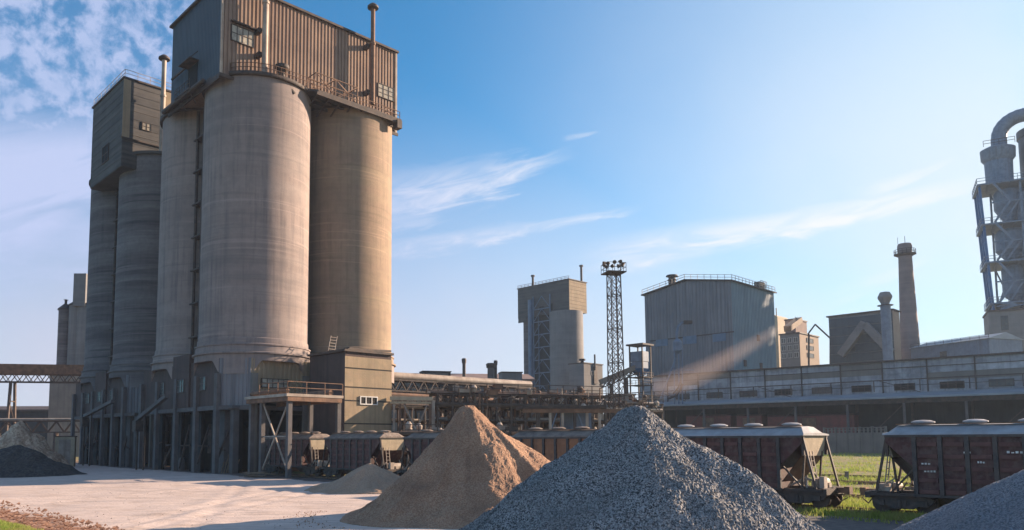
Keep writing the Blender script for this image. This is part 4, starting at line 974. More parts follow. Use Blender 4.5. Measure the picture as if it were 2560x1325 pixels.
# ------------------------------------------------------------------ long hall at the right
e0=V(1600,1018.6,174.2); e1=V(2760,978,118.5)
e0=V(1620,1018,173.6); e1=V(2560,985,126.7)
hd=(e0-e1); hd.z=0; hd.normalize(); ext0=e0+hd*6; ext1=e1-hd*30; org=Vector((ext1.x,ext1.y,0)); hrz=math.atan2(hd.y,hd.x)
t=empty('long_hall',org,hrz,label='long whitewashed hall with a window row and open loading canopy on the right',cat='industrial hall'); hf=Frame(org,hrz)
HL=(ext0-ext1).length; sgn = 1 if hf.loc(CAMP).y<0 else -1
# local y: toward camera is negative when sgn=1
def yb_(v): return v*sgn
print('hall sgn', sgn, 'len', HL)
ZC=11.1; ZH=18.5; ZG=.9
def bx(m,x0,x1,y0_,y1_,z0,z1): ya,yb=sorted((yb_(y0_),yb_(y1_))); m.box(x0,x1,ya,yb,z0,z1)
WY=7.0                                      # wall plane behind the canopy edge
m=MB(); bx(m,0,HL,WY,WY+24,0,ZH); m.build('wall',M['hall'],t)
m=MB(); mh2=MB(); mh3=MB(); rnh=random.Random(8); nb=int(HL/7.5)
for i in range(nb):
    x=i*HL/nb
    for (za,zb) in ((14.6,16.0),(16.05,17.2),(17.25,ZH-.05)): bx(rnh.choice((m,m,mh2,mh3)),x+.05,x+HL/nb-.05,WY-.08-rnh.uniform(0,.03),WY,za,zb)
m.build('wall_panel',M['hall'],t); mh2.build('wall_panel',M['white_old'],t); mh3.build('wall_panel',M['panel'],t)
m=MB()
for i in range(nb+1):
    x=i*HL/nb; bx(m,x-.09,x+.09,WY-.35,WY-.085,ZC+1.2,ZH+.2)
for zz in (17.22,): bx(m,0,HL,WY-.2,WY-.09,zz-.06,zz+.06)
m.build('rail_post',M['steel'],t)
for i in range(nb):
    x=i*HL/nb+HL/nb*.28; w=window(t,hf,x+rnh.uniform(-.4,.4),x+HL/nb*.47,12.9,14.2,yb_(WY),'y',rnh.choice((3,4,5)),1,rnh.choice(('glass','glass','black')),'steel',out=-sgn,deep=.12,fw=.12)
m=MB(); bx(m,-.3,HL+.3,WY-.5,WY+24.3,ZH,ZH+.3); m.build('roof',M['steel'],t)
ya,yb=sorted((yb_(-.3),yb_(WY-.3)))
m=MB(); 
zA,zB=(ZC+.1,ZC+1.25) 
pol=[(yb_(-.3),ZC),(yb_(WY-.12),ZC+1.15),(yb_(WY-.12),ZC+1.4),(yb_(-.3),ZC+.28)]
m.xprism(pol,-.2,HL+.2); m.build('canopy_roof',M['hall_roof'],t)
m=MB(); bx(m,-.2,HL+.2,-.42,-.3,ZC-.05,ZC+.28); m.build('gutter',M['hall_roof'],t)
m=MB(); bx(m,-.2,HL+.2,.2,.6,ZC-.9,ZC-.02); m.build('crane_beam',M['steel'],t)
m=MB()
for i in range(nb+1):
    x=i*HL/nb
    if i<nb: m.bar((x,yb_(.3),ZC+.9+.4),(x,yb_(.3),ZC+3.3),.16); 
a0=ZC+3.4
m.bar((0,yb_(.3),a0),(HL,yb_(.3),a0),.2); m.bar((0,yb_(.3),a0-1.1),(HL,yb_(.3),a0-1.1),.1)
for i in range(0,nb,3): 
    x=i*HL/nb; m.bar((x,yb_(.3),ZC+1),(x+HL/nb*.9,yb_(.3),a0),.12)
m.build('cable_rail',M['steel'],t)
nc=int(HL/9.5)
for i in range(nc+1):
    x=i*HL/nc; m=MB(); bx(m,x-.2,x+.2,.2,.6,ZG-.5,ZC-.9); m.build('column',M['column'],t)
    m=MB(); bx(m,x-.2,x+.2,WY-.6,WY-.2,ZG-.5,ZC+1.2); m.build('column',M['steel'],t)
m=MB(); bx(m,0,HL,WY-.19,WY-.01,ZG-.5,ZC+.9); m.build('rear_wall',M['wall_low'],t)
m=MB()
for i in range(nc): 
    x=i*HL/nc; 
    if i%2: m.bar((x,yb_(.4),ZC-1),(x+4.5,yb_(.4),ZC-5.5),.14)
m.build('brace',M['steel'],t)
# red covered wagons standing under the canopy
def covered(px0,px1,lb):
    a=hf.hy(px0,1060,yb_(2.0)); b=hf.hy(px1,1060,yb_(2.0)); x0_,x1_=sorted((a.x,b.x)); cx_=(x0_+x1_)/2; w=org+Matrix.Rotation(hrz,3,'Z')@Vector((cx_,yb_(3.6),0))
    o=empty('covered_wagon',(w.x,w.y,ZG+.1),hrz,label=lb,cat='covered wagon',group='red covered wagons under the hall canopy'); L=(x1_-x0_)/2-.3
    z1_=hf.hy((px0+px1)/2,1041,yb_(2.0)).z-ZG
    MB().box(-L,L,-1.5,1.5,1.0,z1_).build('body',M['red_wagon'],o); MB().xprism([(-1.55,z1_),(1.55,z1_),(1.0,z1_+.35),(-1.0,z1_+.35)],-L-.05,L+.05).build('roof',M['maroon'],o)
    MB().box(-1.3,1.3,-1.58*1,-1.501,1.2,z1_-.4).box(-1.3,1.3,1.501,1.58,1.2,z1_-.4).build('sliding_door',M['rust'],o)
    m=MB()
    for x in (-L+1,-L+2.6,L-2.6,L-1): m.tube((x,-.9,.45),(x,.9,.45),.45,14)
    m.box(-L,L,-1.2,1.2,.7,.98); m.build('running_gear',M['bogie'],o)
covered(1712,1830,'red covered wagon under the canopy, leftmost of the row'); covered(1838,1908,'red covered wagon under the canopy, short one in the middle'); covered(1915,2140,'long red covered wagon under the canopy, above the hopper wagon end')
# concrete panel wall in front of the hall
a=V(2062,1100,136); b=V(2215,1100,124); d=(b-a); L=d.length; t=empty('panel_fence',(a.x,a.y,0),math.atan2(d.y,d.x),label='grey concrete panel fence with a lattice top between the wagons',cat='fence')
z1_=V(2062,1070,136).z; gz_=float(gh(a.x,a.y))
MB().box(0,L,-.1,.1,gz_-.6,z1_-.9).build('panel',M['panel'],t)
m=MB(); n=int(L/.8)
for i in range(n+1): m.box(i*L/n-.16,i*L/n+.16,-.07,.07,z1_-.9,z1_-.12)
m.box(0,L,-.1,.1,z1_-.12,z1_); m.box(0,L,-.09,.09,z1_-.55,z1_-.45); m.build('lattice_top',M['panel'],t)
for i in range(0,6): MB().box(i*L/5-.15,i*L/5+.15,-.18,.18,gz_-.6,z1_+.1).build('post',M['panel'],t)
# marker post and short stub between the wagons
p=G(2130,1212); t=MB().box(-.12,.12,-.1,.1,-.1,.75).box(-.16,.16,-.14,.14,.75,.82).build('concrete_post',M['panel']); t.location=(p.x+.9,p.y+2.5,.15); tag(t,'short concrete post in the grass between the two near wagons','post')

# ------------------------------------------------------------------ behind the hall
Y=230; org=V(2005,1000,Y); org.z=0; t=empty('office_block',org,RZ,label='pale windowed block with an ochre sunlit side, right of the big grey building',cat='building'); of=Frame(org,RZ)
z_=lambda py: V(2005,py,Y).z
wy=of.hx(1950,850,0).y; wx=of.hy(2046,850,0).x; MB().box(0,wx,0,wy,0,z_(833)).build('wall',M['concrete_far'],t); MB().box(.05,wx-.02,-.06,-.0,0,z_(833)).build('side_panel',M['orange_wall'],t); MB().box(-.3,wx+.3,-.3,wy+.3,z_(833),z_(830)).build('roof',M['steel'],t)
for r_ in range(3):
    for c in range(3): zz=z_(893-r_*19); window(t,of,wy*.06+c*wy*.32,wy*.06+c*wy*.32+wy*.24,zz,zz+1.6,0,'x',2,1,'glass','white')
    window(t,of,wx*.35,wx*.7,z_(890-r_*19),z_(890-r_*19)+1.4,-.06,'y',1,1,'glass','steel')
x1_=of.hy(2018,800,1).x
MB().box(.6,max(3,x1_),1.2,wy*.75,z_(830),z_(797)).build('upper_storey',M['brick'],t); MB().box(.4,max(3,x1_)+.2,1.0,wy*.75+.2,z_(797),z_(794)).build('upper_roof',M['steel'],t)
Y=248; org=V(1952,1000,Y); org.z=0; t=empty('transfer_tower',org,RZ,label='small sunlit peach tower with an antenna beside the big grey building',cat='tower'); of=Frame(org,RZ); zz=V(1952,790,Y).z
wx=of.hy(1973,800,0).x; wy=of.hx(1935,800,0).y
MB().box(0,wx,0,wy,0,zz-.8).build('wall',M['cream'],t); MB().xprism([(0,zz-.8),(wy,zz-.8),(wy,zz+.6),(0,zz-.2)],0,wx).build('roof',M['cream'],t); MB().bar((.5,.5,zz-.5),(.5,.5,zz+2.8),.25).build('antenna',M['steel'],t)
gallery('inclined_conveyor', V(1968,822,212), V(1998,800,222), 1.6, 1.8, 'short brown conveyor between the peach tower and white block', 'wood', legs=(), tr=0, cat='conveyor')
t=empty('roof_gantry',(V(2035,1000,225).x,225,0),0,label='thin steel gantry with a peak between the white block and the panelled house',cat='gantry')
def g_(px_,py_): v=V(px_,py_,225); return (v.x-t.location.x,0,v.z)
MB().bar(g_(2020,835),g_(2038,811),.35).bar(g_(2038,811),g_(2078,848),.35).bar(g_(2020,838),g_(2030,840),.3).build('inclined_beam',M['steel'],t); MB().bar(g_(2022,835),g_(2022,1000),.4).bar(g_(2076,845),g_(2076,1000),.4).build('post',M['steel'],t)
# panelled grey house with A-shaped galleries
Y=205; org=V(2243,1000,Y); org.z=0; t=empty('crusher_house',org,RZ,label='grey panelled house with two conveyor galleries meeting in an A shape',cat='crusher house'); of=Frame(org,RZ)
zt6=V(2243,775,Y).z; wy=of.hx(2073,830,0).y; wx=of.hy(2250,830,0).x; wx=max(wx,1.6)
m=MB(); m.box(0,wx,0,wy,0,zt6); m.build('wall',M['concrete_far'],t)
m=MB(); zz=10
while zz<zt6-1: m.box(-.15,0,.1,wy-.1,zz,zz+2.4); zz+=2.55
m.build('wall_panel',M['clad_panel'],t); MB().box(-.5,wx+.4,-.4,wy+.5,zt6,zt6+.35).build('roof',M['steel'],t); MB().box(.02,wx-.02,-.05,-.0,0,zt6-.2).build('end_panel',M['orange_wall'],t)
a=of.hx(2103,888,-2.5); b=of.hx(2163,812,-2.5); c=of.hx(2228,880,-2.5)
MB().bar(a,b+Vector((0,0,.6)),2.0,1.9).build('gallery',M['concrete_far'],t); MB().bar(b,c,2.0,1.9).build('gallery',M['concrete_far'],t)
a=of.hx(2128,872,-.2); window(t,of,a.y-1,a.y+1,a.z-.7,a.z+.7,-.15,'x',1,1,'black','steel')
Y=196; p=V(2226,1000,Y); t=empty('flared_stack',(p.x,Y,0),0,label='short stack with a flared octagonal hood before the panelled house',cat='stack'); z_=lambda py: V(2226,py,Y).z
MB().lathe([(1.25,0),(1.2,z_(770)),(1.3,z_(762)),(1.0,z_(761))],(0,0),18).build('shaft',M['grey_steel'],t,True); MB().lathe([(1.0,z_(761)),(1.1,z_(757)),(1.75,z_(745)),(1.75,z_(741)),(1.2,z_(731)),(.7,z_(730))],(0,0),8).build('hood',M['concrete_far'],t); m=MB(); m.lathe([(1.4,z_(764)),(1.9,z_(764)),(1.9,z_(763)),(1.4,z_(763))],(0,0),16); m.build('collar',M['steel'],t)
Y=228; p=V(2283,1000,Y); t=empty('brick_chimney',(p.x,Y,0),0,label='tall tapering factory chimney with a ring platform near its top',cat='chimney'); z_=lambda py: V(2275,py,Y).z; s_=Y/F
xo=0
m=MB(); r0,r1=31*s_,15*s_*.95; zb,zt7=0,z_(610); rr=lambda z: r0*.93+(r1-r0*.93)*z/zt7
prof_=[(rr(zt7*k/20),zt7*k/20) for k in range(19)]+[(rr(zt7*.93),zt7*.93),(rr(zt7)*1.12,zt7*.94),(rr(zt7)*1.18,zt7-.8),(rr(zt7)*1.05,zt7),(rr(zt7)*.7,zt7)]
m.lathe(prof_,(0,0),32).build('shaft',mat('sooty_brick',(.23,.175,.16),(.17,.13,.125),.2,bands=(.3,.22,.19)),t,True)
zz=z_(637); m=MB(); m.lathe([(rr(zz),zz-.6),(rr(zz)+1.2,zz),(rr(zz)+1.2,zz+.2),(rr(zz),zz+.2)],(0,0),24); pts=[((rr(zz)+1.1)*math.cos(a_),(rr(zz)+1.1)*math.sin(a_),zz+.2) for a_ in np.linspace(0,2*math.pi,17)]; railing(m,pts,1.3,1.5,.06); m.build('ring_platform',M['steel'],t)
MB().bar((rr(0)*.0-rr(zz)-.2,0,zt7),(-rr(zz)-.2,0,zt7+2),.08).bar((0.2,0,zt7-.5),(.2,0,zt7+2.5),.1).build('lightning_rod',M['steel'],t)
for px0,px1,Ya,Yb,py_,lb in ((2300,2470,205,190,0,'low grey roofed building between the chimney and the preheater tower'),):
    a=V(2300,862,215); b=V(2472,846,196); d=(b-a); d.z=0; L=d.length; t=empty('low_building',(a.x,a.y,0),math.atan2(d.y,d.x),label=lb,cat='building')
    zc=V(2300,868,215).z; MB().box(-3,L,0,12,0,zc).build('wall',M['grey_steel'],t); MB().xprism([(-.5,zc),(6,zc+1.8),(12.5,zc)],-3.3,L+.3).build('roof',M['hall_roof'],t); m=MB(); railing(m,[(-3,0,zc),(L,0,zc)],1.1,2.5,.05); m.build('roof_railing',M['steel'],t)
    MB().box(L*.3,L*.3+2,-.1,0.0,zc-4,zc-2).build('window',M['glass'],t)
# ------------------------------------------------------------------ preheater tower
Y=172; p0=V(2488,1000,Y); t=empty('preheater_tower',(p0.x,Y,0),R(-30),label='tall preheater tower of blue steel frames, vessels and a looped duct at the right edge',cat='preheater tower')
pf=Frame((p0.x,Y,0),R(-30)); z_=lambda py: V(2490,py,Y).z
Lx=9
zB=z_(872); zW=z_(781)
MB().box(-.5,Lx,-1,9,0,zW).build('base_building',M['concrete_far'],t); MB().box(-1.4,-.5,-1.2,9,zW-9,zW).build('side_annex',M['concrete_far'],t); MB().box(-1.6,Lx+.3,-1.4,9.3,zW,zW+.4).build('base_roof',M['steel'],t)
a=pf.hy(2487,790,-1); b=pf.hy(2508,825,-1); window(t,pf,a.x,b.x,b.z,a.z,-1,'y',2,3,'glass','steel',deep=.05)
zF=[zW+.4,z_(758),z_(655),z_(560),z_(460)]
def fx(z): return -.2-2.3*0 
corn=[(-.2,0),(Lx,0),(Lx,10),(-.2,10),(-.2,5)]
m=MB()
for (x,y) in corn: m.bar((x,y,zW),(x-1.2,y,zF[-1]),.5)
for za,zb in zip(zF[:-1],zF[1:]):
    k0=-1.2*(za-zW)/(zF[-1]-zW); k1=-1.2*(zb-zW)/(zF[-1]-zW)
    m.bar((-.2+k0,0,za),(-.2+k1,5,zb),.3); m.bar((-.2+k0,10,za),(-.2+k1,5,zb),.3)
m.build('frame',M['blue_steel'],t)
m=MB()
for za,zb in zip(zF[:-1],zF[1:]):
    for xa in (1.5,5.2): m.bar((xa,8.5,za),(xa+3,8.5,zb-.4),.3); m.bar((xa+3,8.5,za),(xa,8.5,zb-.4),.3); m.bar((xa,8.5,za),(xa,8.5,zb),.4)
    m.bar((.4,-.5,(za+zb)/2),(Lx,-.5,(za+zb)/2),.3); m.bar((6.2,-.3,za),(6.2,-.3,zb),.4); m.box(5.5,8,5,7,za+.1,zb-.5); m.bar((1,-.7,za+.1),(4.2,-.7,(za+zb)/2),.45); m.bar((4.2,-.75,(za+zb)/2),(1.2,-.75,zb-.2),.45)
m.build('inner_frame',M['grey_steel'],t)
m=MB()
for za,zb in zip(zF[1:-1],zF[2:]): m.bar((2.8,-.2,za),(8.5,-.2,zb-.5),.35)
m.build('brace',M['grey_steel'],t)
for k,z0 in enumerate(zF[1:]):
    x0=-.9-1.0*(z0-zW)/(zF[-1]-zW); m=MB(); m.box(x0,Lx+.8,-.9,10.8,z0-.35,z0); railing(m,[(x0,10.5,z0),(x0,-.8,z0),(Lx+.6,-.8,z0)],1.3,1.8,.06)
    for x in np.arange(x0+.3,Lx,2.0): m.bar((x,-.85,z0-.36),(x,5,z0-.9),.25)
    m.build('platform',M['grey_steel'],t)
cxl=4.3
def vessel(z0,z1,r_,cone,x=cxl,y=4.2,mm='grey_steel'):
    MB().lathe([(.7,z0-cone),(r_,z0),(r_,z1-.8),(r_*.8,z1),(.4,z1+.2)],(x,y),28).build('vessel',M[mm],t,True)
vessel(zF[2]+3.0,zF[3]-1.0,3.0,2.9); vessel(zF[1]+2.2,zF[2]-.5,2.2,1.5); vessel(zF[3]+4.0,zF[4]-1,2.8,3.8); vessel(zF[2]+1,zF[3]-3,1.6,1.5,7.6,2.2); vessel(zF[3]+1,zF[4]-2.5,1.7,1.5,7.4,2.4); vessel(zF[1]+1,zF[2]-3,1.7,.5,8.5,3,'pale_steel')
zz=zF[4]; MB().lathe([(2.7,zz),(2.8,zz+6.0),(3.4,zz+6.8),(3.5,zz+9.0),(2.3,zz+9.6)],(3.0,4.2),28).build('top_vessel',M['grey_steel'],t,True)
c0=Vector((3.4,4.2,zz+9)); rad_=5.0; pts=[c0]+[Vector((c0.x+rad_-rad_*math.cos(a_),4.2,zz+11.6+rad_*.95*math.sin(a_))) for a_ in np.linspace(0,math.pi,15)]+[Vector((c0.x+2*rad_,4.2,zF[3]))]
m=MB(); m.path(pts,1.55,22); m.build('loop_duct',M['grey_steel'],t,True)
p=pf.hy(2592,320,6); MB().lathe([(4.6,zW),(4.6,z_(345)),(4.9,z_(342)),(4.9,z_(325)),(2.6,z_(312)),(2.0,z_(305))],(p.x,6.5),32).build('silo_column',M['clad_panel'],t,True)
m=MB(); railing(m,[(0,1,zz+9.2),(6,1,zz+9.2)],1.4,1.5,.06); m.build('top_railing',M['steel'],t)
t.scale=(1.38,)*3; q_=V(2502,1000,Y*1.38); t.location=(q_.x,q_.y,-1.4)

# ------------------------------------------------------------------ dust plume (stuff)
def plume(kk, par=None):
    pts=[(1990,797,7),(1930,832,13),(1860,872,20),(1780,918,26),(1700,958,32),(1630,972,26)]
    n=16; vs=[]; fs=[]
    for i,(x,y,r_) in enumerate(pts):
        c=V(x,y,160-0*i); dn=Vector((0,1,0)); 
        for k in range(n):
            a_=2*math.pi*k/n; rr_=kk*r_/F*160*(1+.10*math.sin(k*2.3+i)); vs.append((c.x-.45*rr_*math.cos(a_),c.y+rr_*math.sin(a_),c.z+rr_*math.cos(a_)))
    for i in range(len(pts)-1):
        for k in range(n): fs.append((i*n+k,i*n+(k+1)%n,(i+1)*n+(k+1)%n,(i+1)*n+k))
    fs+= [tuple(range(n))[::-1], tuple(range((len(pts)-1)*n,len(pts)*n))]
    m=bpy.data.materials.new('pink_dust'); m.use_nodes=True; N=m.node_tree.nodes; N.remove(N['Principled BSDF']); v=N.new('ShaderNodeVolumePrincipled'); v.inputs['Color'].default_value=(.95,.78,.70,1); v.inputs['Density'].default_value=.012; v.inputs['Anisotropy'].default_value=.3
    tc=N.new('ShaderNodeTexCoord'); no=N.new('ShaderNodeTexNoise'); no.inputs['Scale'].default_value=.12; m.node_tree.links.new(tc.outputs['Object'],no.inputs['Vector'])
    m.node_tree.links.new(v.outputs[0],N['Material Output'].inputs['Volume'])
    N.remove(no); N.remove(tc)
    if par: return MB().add(vs,fs).build('dust_core',m,par)
    o=MB().add(vs,fs).build('dust_plume',m); tag(o,'pinkish dust plume drifting down from the peach tower across the hall','dust plume',kind='stuff'); return o
pl_=plume(1.1); plume(.8,pl_); plume(.52,pl_); plume(.28,pl_)

# ------------------------------------------------------------------ grass
def grass(name,label,pts,hmin,hmax,w,col_,seed):
    r=np.random.default_rng(seed); n=len(pts); P=np.array(pts); a=r.uniform(0,2*np.pi,n); h=r.uniform(hmin,hmax,n); lx=r.normal(0,.35,n)*h; ly=r.normal(0,.35,n)*h; ww=w*r.uniform(.6,1.3,n)
    z=gh(P[:,0],P[:,1])
    v0=np.stack([P[:,0]-np.cos(a)*ww,P[:,1]-np.sin(a)*ww,z-.02],-1); v1=np.stack([P[:,0]+np.cos(a)*ww,P[:,1]+np.sin(a)*ww,z-.02],-1); v2=np.stack([P[:,0]+lx,P[:,1]+ly,z+h],-1)
    v=np.stack([v0,v1,v2],1).reshape(-1,3); me=bpy.data.meshes.new(name); me.vertices.add(3*n); me.vertices.foreach_set('co',v.astype(np.float32).ravel()); me.loops.add(3*n); me.loops.foreach_set('vertex_index',np.arange(3*n,dtype=np.int32)); me.polygons.add(n); me.polygons.foreach_set('loop_start',(np.arange(n)*3).astype(np.int32)); me.update(calc_edges=True)
    me.materials.append(col_); o=bpy.data.objects.new(name,me); col.objects.link(o); tag(o,label,'grass',kind='stuff'); return o
def gmat(name,c1,c2):
    m=mat(name,c1,c2,.9,rough=.7,bump=0); b=m.node_tree.nodes['Principled BSDF']; 
    nt=m.node_tree; tr=nt.nodes.new('ShaderNodeBsdfTranslucent'); src=b.inputs['Base Color'].links[0].from_socket; nt.links.new(src,tr.inputs['Color']); mx=nt.nodes.new('ShaderNodeMixShader'); mx.inputs[0].default_value=.45
    nt.links.new(b.outputs[0],mx.inputs[1]); nt.links.new(tr.outputs[0],mx.inputs[2]); nt.links.new(mx.outputs[0],nt.nodes['Material Output'].inputs['Surface']); return m
GM=gmat('spring_grass',(.20,.30,.04),(.34,.33,.10))
pts=[]; r=np.random.default_rng(5)
while len(pts)<42000:
    px_=r.uniform(1960,2560); py_=1128+ (1300-1128)*r.random()**.8; q=G(px_,py_,.2); d=(q.x-TR0.x)*TN.x+(q.y-TR0.y)*TN.y
    if (d<-1.2): 
        if r.random()>.06 or d<-3: continue
    n_=float(vnoise(q.x,q.y,2.2,77)); 
    if abs(((d-11)%6.5)-0)<1.0 and d>9 and r.random()<.8: continue
    if n_<.5 and r.random()<.9: continue
    pts.append((q.x,q.y))
grass('trackside_grass','bright green grass and weeds along the tracks between the near wagons',pts,.12,.38,.03,GM,6)
pts=[]
while len(pts)<9000:
    px_=r.uniform(-60,110); py_=r.uniform(1300,1345); q=G(px_,py_)
    lim=1308+ (px_/90)*24 + 8*float(vnoise(q.x,q.y,.8,4)-.5)
    if py_<lim: continue
    pts.append((q.x,q.y))
g=grass('corner_grass','green grass patch in the lower left corner of the yard',pts,.05,.16,.012,GM,8); g.location.z=.12
# loose stones in the yard and dirt clods
def stones(name,label,cat,n,fn,smin,smax,m_,seed):
    r=random.Random(seed); mb=MB()
    for i in range(n):
        x,y=fn(r); s_=smin+(smax-smin)*r.random()**3; z=float(gh(np.array(x),np.array(y)))
        vs=[Vector((dx,dy,dz*.7))*s_*r.uniform(.7,1.2)+Vector((x,y,z+s_*.3)) for dx,dy,dz in ((1,0,0),(-.5,.87,0),(-.5,-.87,0),(.2,.1,1),(0,0,-.8))]
        mb.add(vs,[(0,1,3),(1,2,3),(2,0,3),(1,0,4),(2,1,4),(0,2,4)])
    o=mb.build(name,m_); tag(o,label,cat,kind='stuff'); return o
def fn(r):
    px_=r.uniform(-50,1300); py_=1195+150*r.random()**.9; q=G(px_,py_); return q.x,q.y
stones('yard_gravel','small loose stones strewn over the dusty yard','loose stones',900,fn,.012,.055,mat('pale_pebble',(.42,.36,.32),(.25,.21,.19),3),3)
def fn(r):
    px_=r.uniform(-60,300); py_=r.uniform(1255,1340); 
    q=G(px_,py_) ; return q.x,q.y
def fn2(r):
    while True:
        px_=r.uniform(-60,320); py_=r.uniform(1250,1340)
        if py_>1252+px_*.25: q=G(px_,py_); return q.x,q.y
stones('dirt_clods','reddish dirt clods in the lower left corner','dirt clods',1300,fn2,.02,.14,mat('red_dirt',(.36,.2,.13),(.25,.14,.09),2),4).location.z=.08
def fn3(r):
    a_=r.uniform(math.pi*.9,math.pi*1.75); d=7.6+abs(r.gauss(0,.7)); return ps.x+d*math.cos(a_),38+d*math.sin(a_)
stones('sand_spill','crumbs of sand spilled round the foot of the tall sand heap','sand spill',700,fn3,.012,.055,sm,5)
def fn4(r):
    a_=r.uniform(0,2*math.pi); d=6.7+abs(r.gauss(0,.6)); return pg.x+d*math.cos(a_),24+d*math.sin(a_)
stones('gravel_spill','stray stones round the foot of the grey gravel cone','stray stones',2500,fn4,.02,.11,gm,6)

# ------------------------------------------------------------------ haze
HAZE=.0002
if HAZE:
    m=bpy.data.materials.new('air_haze'); m.use_nodes=True; N=m.node_tree.nodes; N.remove(N['Principled BSDF']); v=N.new('ShaderNodeVolumePrincipled'); v.inputs['Color'].default_value=(.62,.78,1,1); v.inputs['Density'].default_value=HAZE; v.inputs['Anisotropy'].default_value=.2
    m.node_tree.links.new(v.outputs[0],N['Material Output'].inputs['Volume'])
    o=MB().box(-3200,3200,-3200,3200,-2,105).build('haze',m); tag(o,'thin bluish haze over the whole plant','haze',kind='stuff')

# ------------------------------------------------------------------ light
SB, SE = R(65), R(19)          # sun bearing (clockwise from +Y) and elevation
sd=Vector((math.sin(SB)*math.cos(SE), math.cos(SB)*math.cos(SE), math.sin(SE)))
ld=bpy.data.lights.new('sun','SUN'); lo=bpy.data.objects.new('sun',ld); col.objects.link(lo); ld.energy=5.0; ld.angle=R(.6); ld.color=(1,.76,.56)
lo.rotation_euler=sd.to_track_quat('Z','Y').to_euler()
w=bpy.data.worlds.new('World'); sc.world=w; w.use_nodes=True; nt=w.node_tree; N=nt.nodes; L=nt.links; N.clear()
out=N.new('ShaderNodeOutputWorld'); bg=N.new('ShaderNodeBackground'); L.new(bg.outputs[0],out.inputs[0]); bg.inputs[1].default_value=.05
sky=N.new('ShaderNodeTexSky'); sky.sky_type='NISHITA'; sky.sun_disc=False; sky.sun_elevation=SE; sky.sun_rotation=SB; sky.dust_density=.6; sky.ozone_density=4; sky.air_density=1.0; sky.altitude=0
tc=N.new('ShaderNodeTexCoord'); sx=N.new('ShaderNodeSeparateXYZ'); L.new(tc.outputs['Generated'],sx.inputs[0])
def MT(op,a,b=None,c=None,clamp=False):
    n=N.new('ShaderNodeMath'); n.operation=op; n.use_clamp=clamp
    for i,v in enumerate((a,b,c)):
        if v is None: continue
        if isinstance(v,(int,float)): n.inputs[i].default_value=v
        else: L.new(v,n.inputs[i])
    return n.outputs[0]
def RG(x,a,b,c=0,d=1):
    n=N.new('ShaderNodeMapRange'); n.interpolation_type='SMOOTHSTEP'; L.new(x,n.inputs[0]); n.inputs[1].default_value=a; n.inputs[2].default_value=b; n.inputs[3].default_value=c; n.inputs[4].default_value=d; return n.outputs[0]
az=MT('ARCTAN2',sx.outputs[0],sx.outputs[1]); el=MT('ARCSINE',sx.outputs[2])
def AE(px_,py_):
    d=ray(px_,py_).normalized(); return math.atan2(d.x,d.y), math.asin(d.z)
def vec(x,y,z=0):
    n=N.new('ShaderNodeCombineXYZ')
    for i,v in enumerate((x,y,z)):
        if isinstance(v,(int,float)): n.inputs[i].default_value=v
        else: L.new(v,n.inputs[i])
    return n.outputs[0]
def NZ(v,s,d=6,r=.6,dist=0):
    n=N.new('ShaderNodeTexNoise'); n.inputs['Scale'].default_value=s; n.inputs['Detail'].default_value=d; n.inputs['Roughness'].default_value=r; n.inputs['Distortion'].default_value=dist; L.new(v,n.inputs['Vector']); return n.outputs['Fac']
cloud=None
def addc(x):
    global cloud
    cloud = x if cloud is None else MT('MAXIMUM',cloud,x)
v_ae=vec(az,el)
# mackerel cloud field, upper left
a1_,e1_=AE(430,60); a0_,e0_=AE(0,330)
fld=NZ(v_ae,36,5,.6,.2); fld2=NZ(v_ae,7,4,.5)
mask=MT('MULTIPLY',RG(az,AE(620,0)[0],AE(400,0)[0],0,1),RG(el,AE(150,440)[1],AE(150,300)[1],0,1))
c=MT('MULTIPLY',MT('MULTIPLY',RG(fld,.36,.62,.1,1),mask),RG(fld2,.25,.5,.45,.95)); addc(MT('MULTIPLY',c,.85))
def wisp(p,q,wid,amt,seed,up=1.0,thr=(.35,.7),st=5,fade=.25):
    a_,e_=AE(*p); b_,f_=AE(*q); L_=math.hypot(b_-a_,f_-e_); ux,uy=(b_-a_)/L_,(f_-e_)/L_
    da=MT('SUBTRACT',az,a_); de=MT('SUBTRACT',el,e_)
    s_=MT('DIVIDE',MT('ADD',MT('MULTIPLY',da,ux),MT('MULTIPLY',de,uy)),L_); n_=MT('ADD',MT('MULTIPLY',da,-uy),MT('MULTIPLY',de,ux))
    wpx=wid/F
    nz=NZ(vec(MT('MULTIPLY',s_,L_*st),MT('MULTIPLY',n_,st*5),seed),2.2,8,.62,.6)
    warp=MT('MULTIPLY_ADD',MT('SUBTRACT',nz,.5),wpx*1.2,n_)
    prof=MT('SUBTRACT',1.0,MT('DIVIDE',MT('ABSOLUTE',warp),MT('MULTIPLY_ADD',RG(s_,0,1,1,.35),wpx,.0001)),clamp=True)
    along=MT('MULTIPLY',RG(s_,-fade,fade*.6),RG(s_,1+fade*.2,1-fade))
    addc(MT('MULTIPLY',MT('MULTIPLY',MT('MULTIPLY',RG(prof,0,.8),along),RG(nz,*thr,.25,1)),amt))
wisp((940,510),(1430,388),95,1.0,1)
wisp((900,560),(1110,535),60,.5,7)
wisp((1000,622),(1600,520),36,.9,2,st=8)
wisp((1580,632),(2500,440),60,1.2,3,st=4)
wisp((2180,480),(2400,395),26,.6,4,st=8)
wisp((2100,740),(2330,640),30,.35,8)
wisp((-120,520),(420,370),230,1.2,5,st=2,thr=(.2,.55))
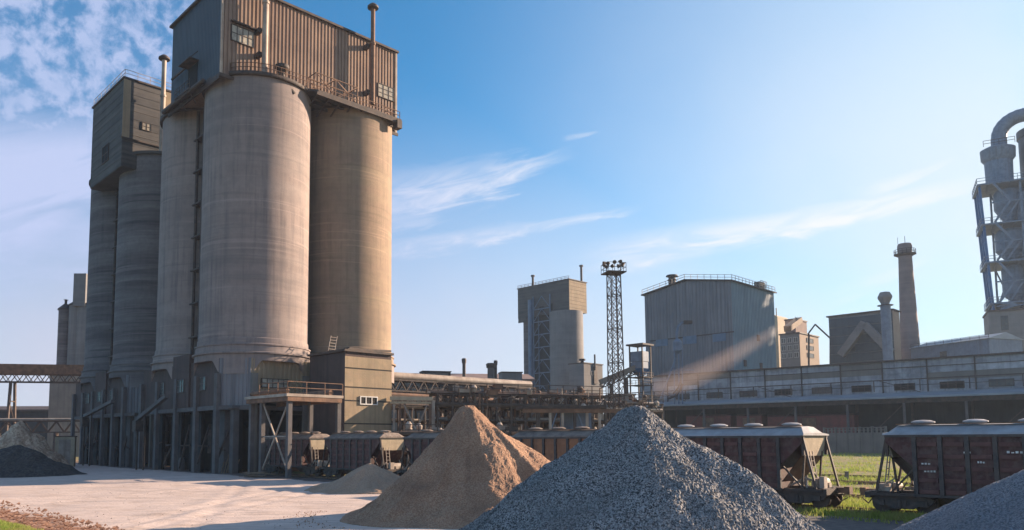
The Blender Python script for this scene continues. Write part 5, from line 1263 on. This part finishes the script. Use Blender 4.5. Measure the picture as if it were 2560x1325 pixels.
wisp((-160,610),(560,600),150,.8,6,st=2,thr=(.2,.6))
wisp((1420,345),(1500,328),10,.4,9)
# whitening towards the sun and the horizon is the sky's own; a light veil of thin high cloud evens it
cosd=MT('ADD',MT('ADD',MT('MULTIPLY',sx.outputs[0],sd.x),MT('MULTIPLY',sx.outputs[1],sd.y)),MT('MULTIPLY',sx.outputs[2],sd.z))
veil=MT('MULTIPLY',RG(cosd,.45,.95,0,.95),RG(el,.75,.25,.30,1)); low=MT('MULTIPLY',RG(el,.48,.04,0,.93),RG(cosd,-.45,.05,.15,1))
veil=MT('MAXIMUM',veil,low); veil=MT('MULTIPLY',veil,RG(NZ(v_ae,4,3,.5),.2,.6,.82,1))
skc=N.new('ShaderNodeMix'); skc.data_type='RGBA'; skc.blend_type='MULTIPLY'; skc.inputs[0].default_value=1; L.new(sky.outputs[0],skc.inputs[6]); skc.inputs[7].default_value=(.42,1.2,1.38,1)
mx=N.new('ShaderNodeMix'); mx.data_type='RGBA'; L.new(veil,mx.inputs[0]); L.new(skc.outputs[2],mx.inputs[6])
tint=N.new('ShaderNodeMix'); tint.data_type='RGBA'; L.new(RG(cosd,.25,.95),tint.inputs[0]); tint.inputs[6].default_value=(4.85,4.6,5.6,1); tint.inputs[7].default_value=(6.0,6.55,7.0,1)
L.new(tint.outputs[2],mx.inputs[7])
mx2=N.new('ShaderNodeMix'); mx2.data_type='RGBA'; L.new(cloud,mx2.inputs[0]); L.new(mx.outputs[2],mx2.inputs[6])
ct=N.new('ShaderNodeMix'); ct.data_type='RGBA'; L.new(RG(cosd,.2,.85),ct.inputs[0]); ct.inputs[6].default_value=(3.9,4.5,6.5,1); ct.inputs[7].default_value=(6.6,6.8,7.1,1)
L.new(ct.outputs[2],mx2.inputs[7]); L.new(mx2.outputs[2],bg.inputs[0])
sc.view_settings.view_transform='Standard'; sc.view_settings.look='None'; sc.view_settings.exposure=1.5; sc.view_settings.gamma=1
sc.cycles.max_bounces=6; sc.cycles.volume_bounces=0
sc.cycles.use_denoising=True
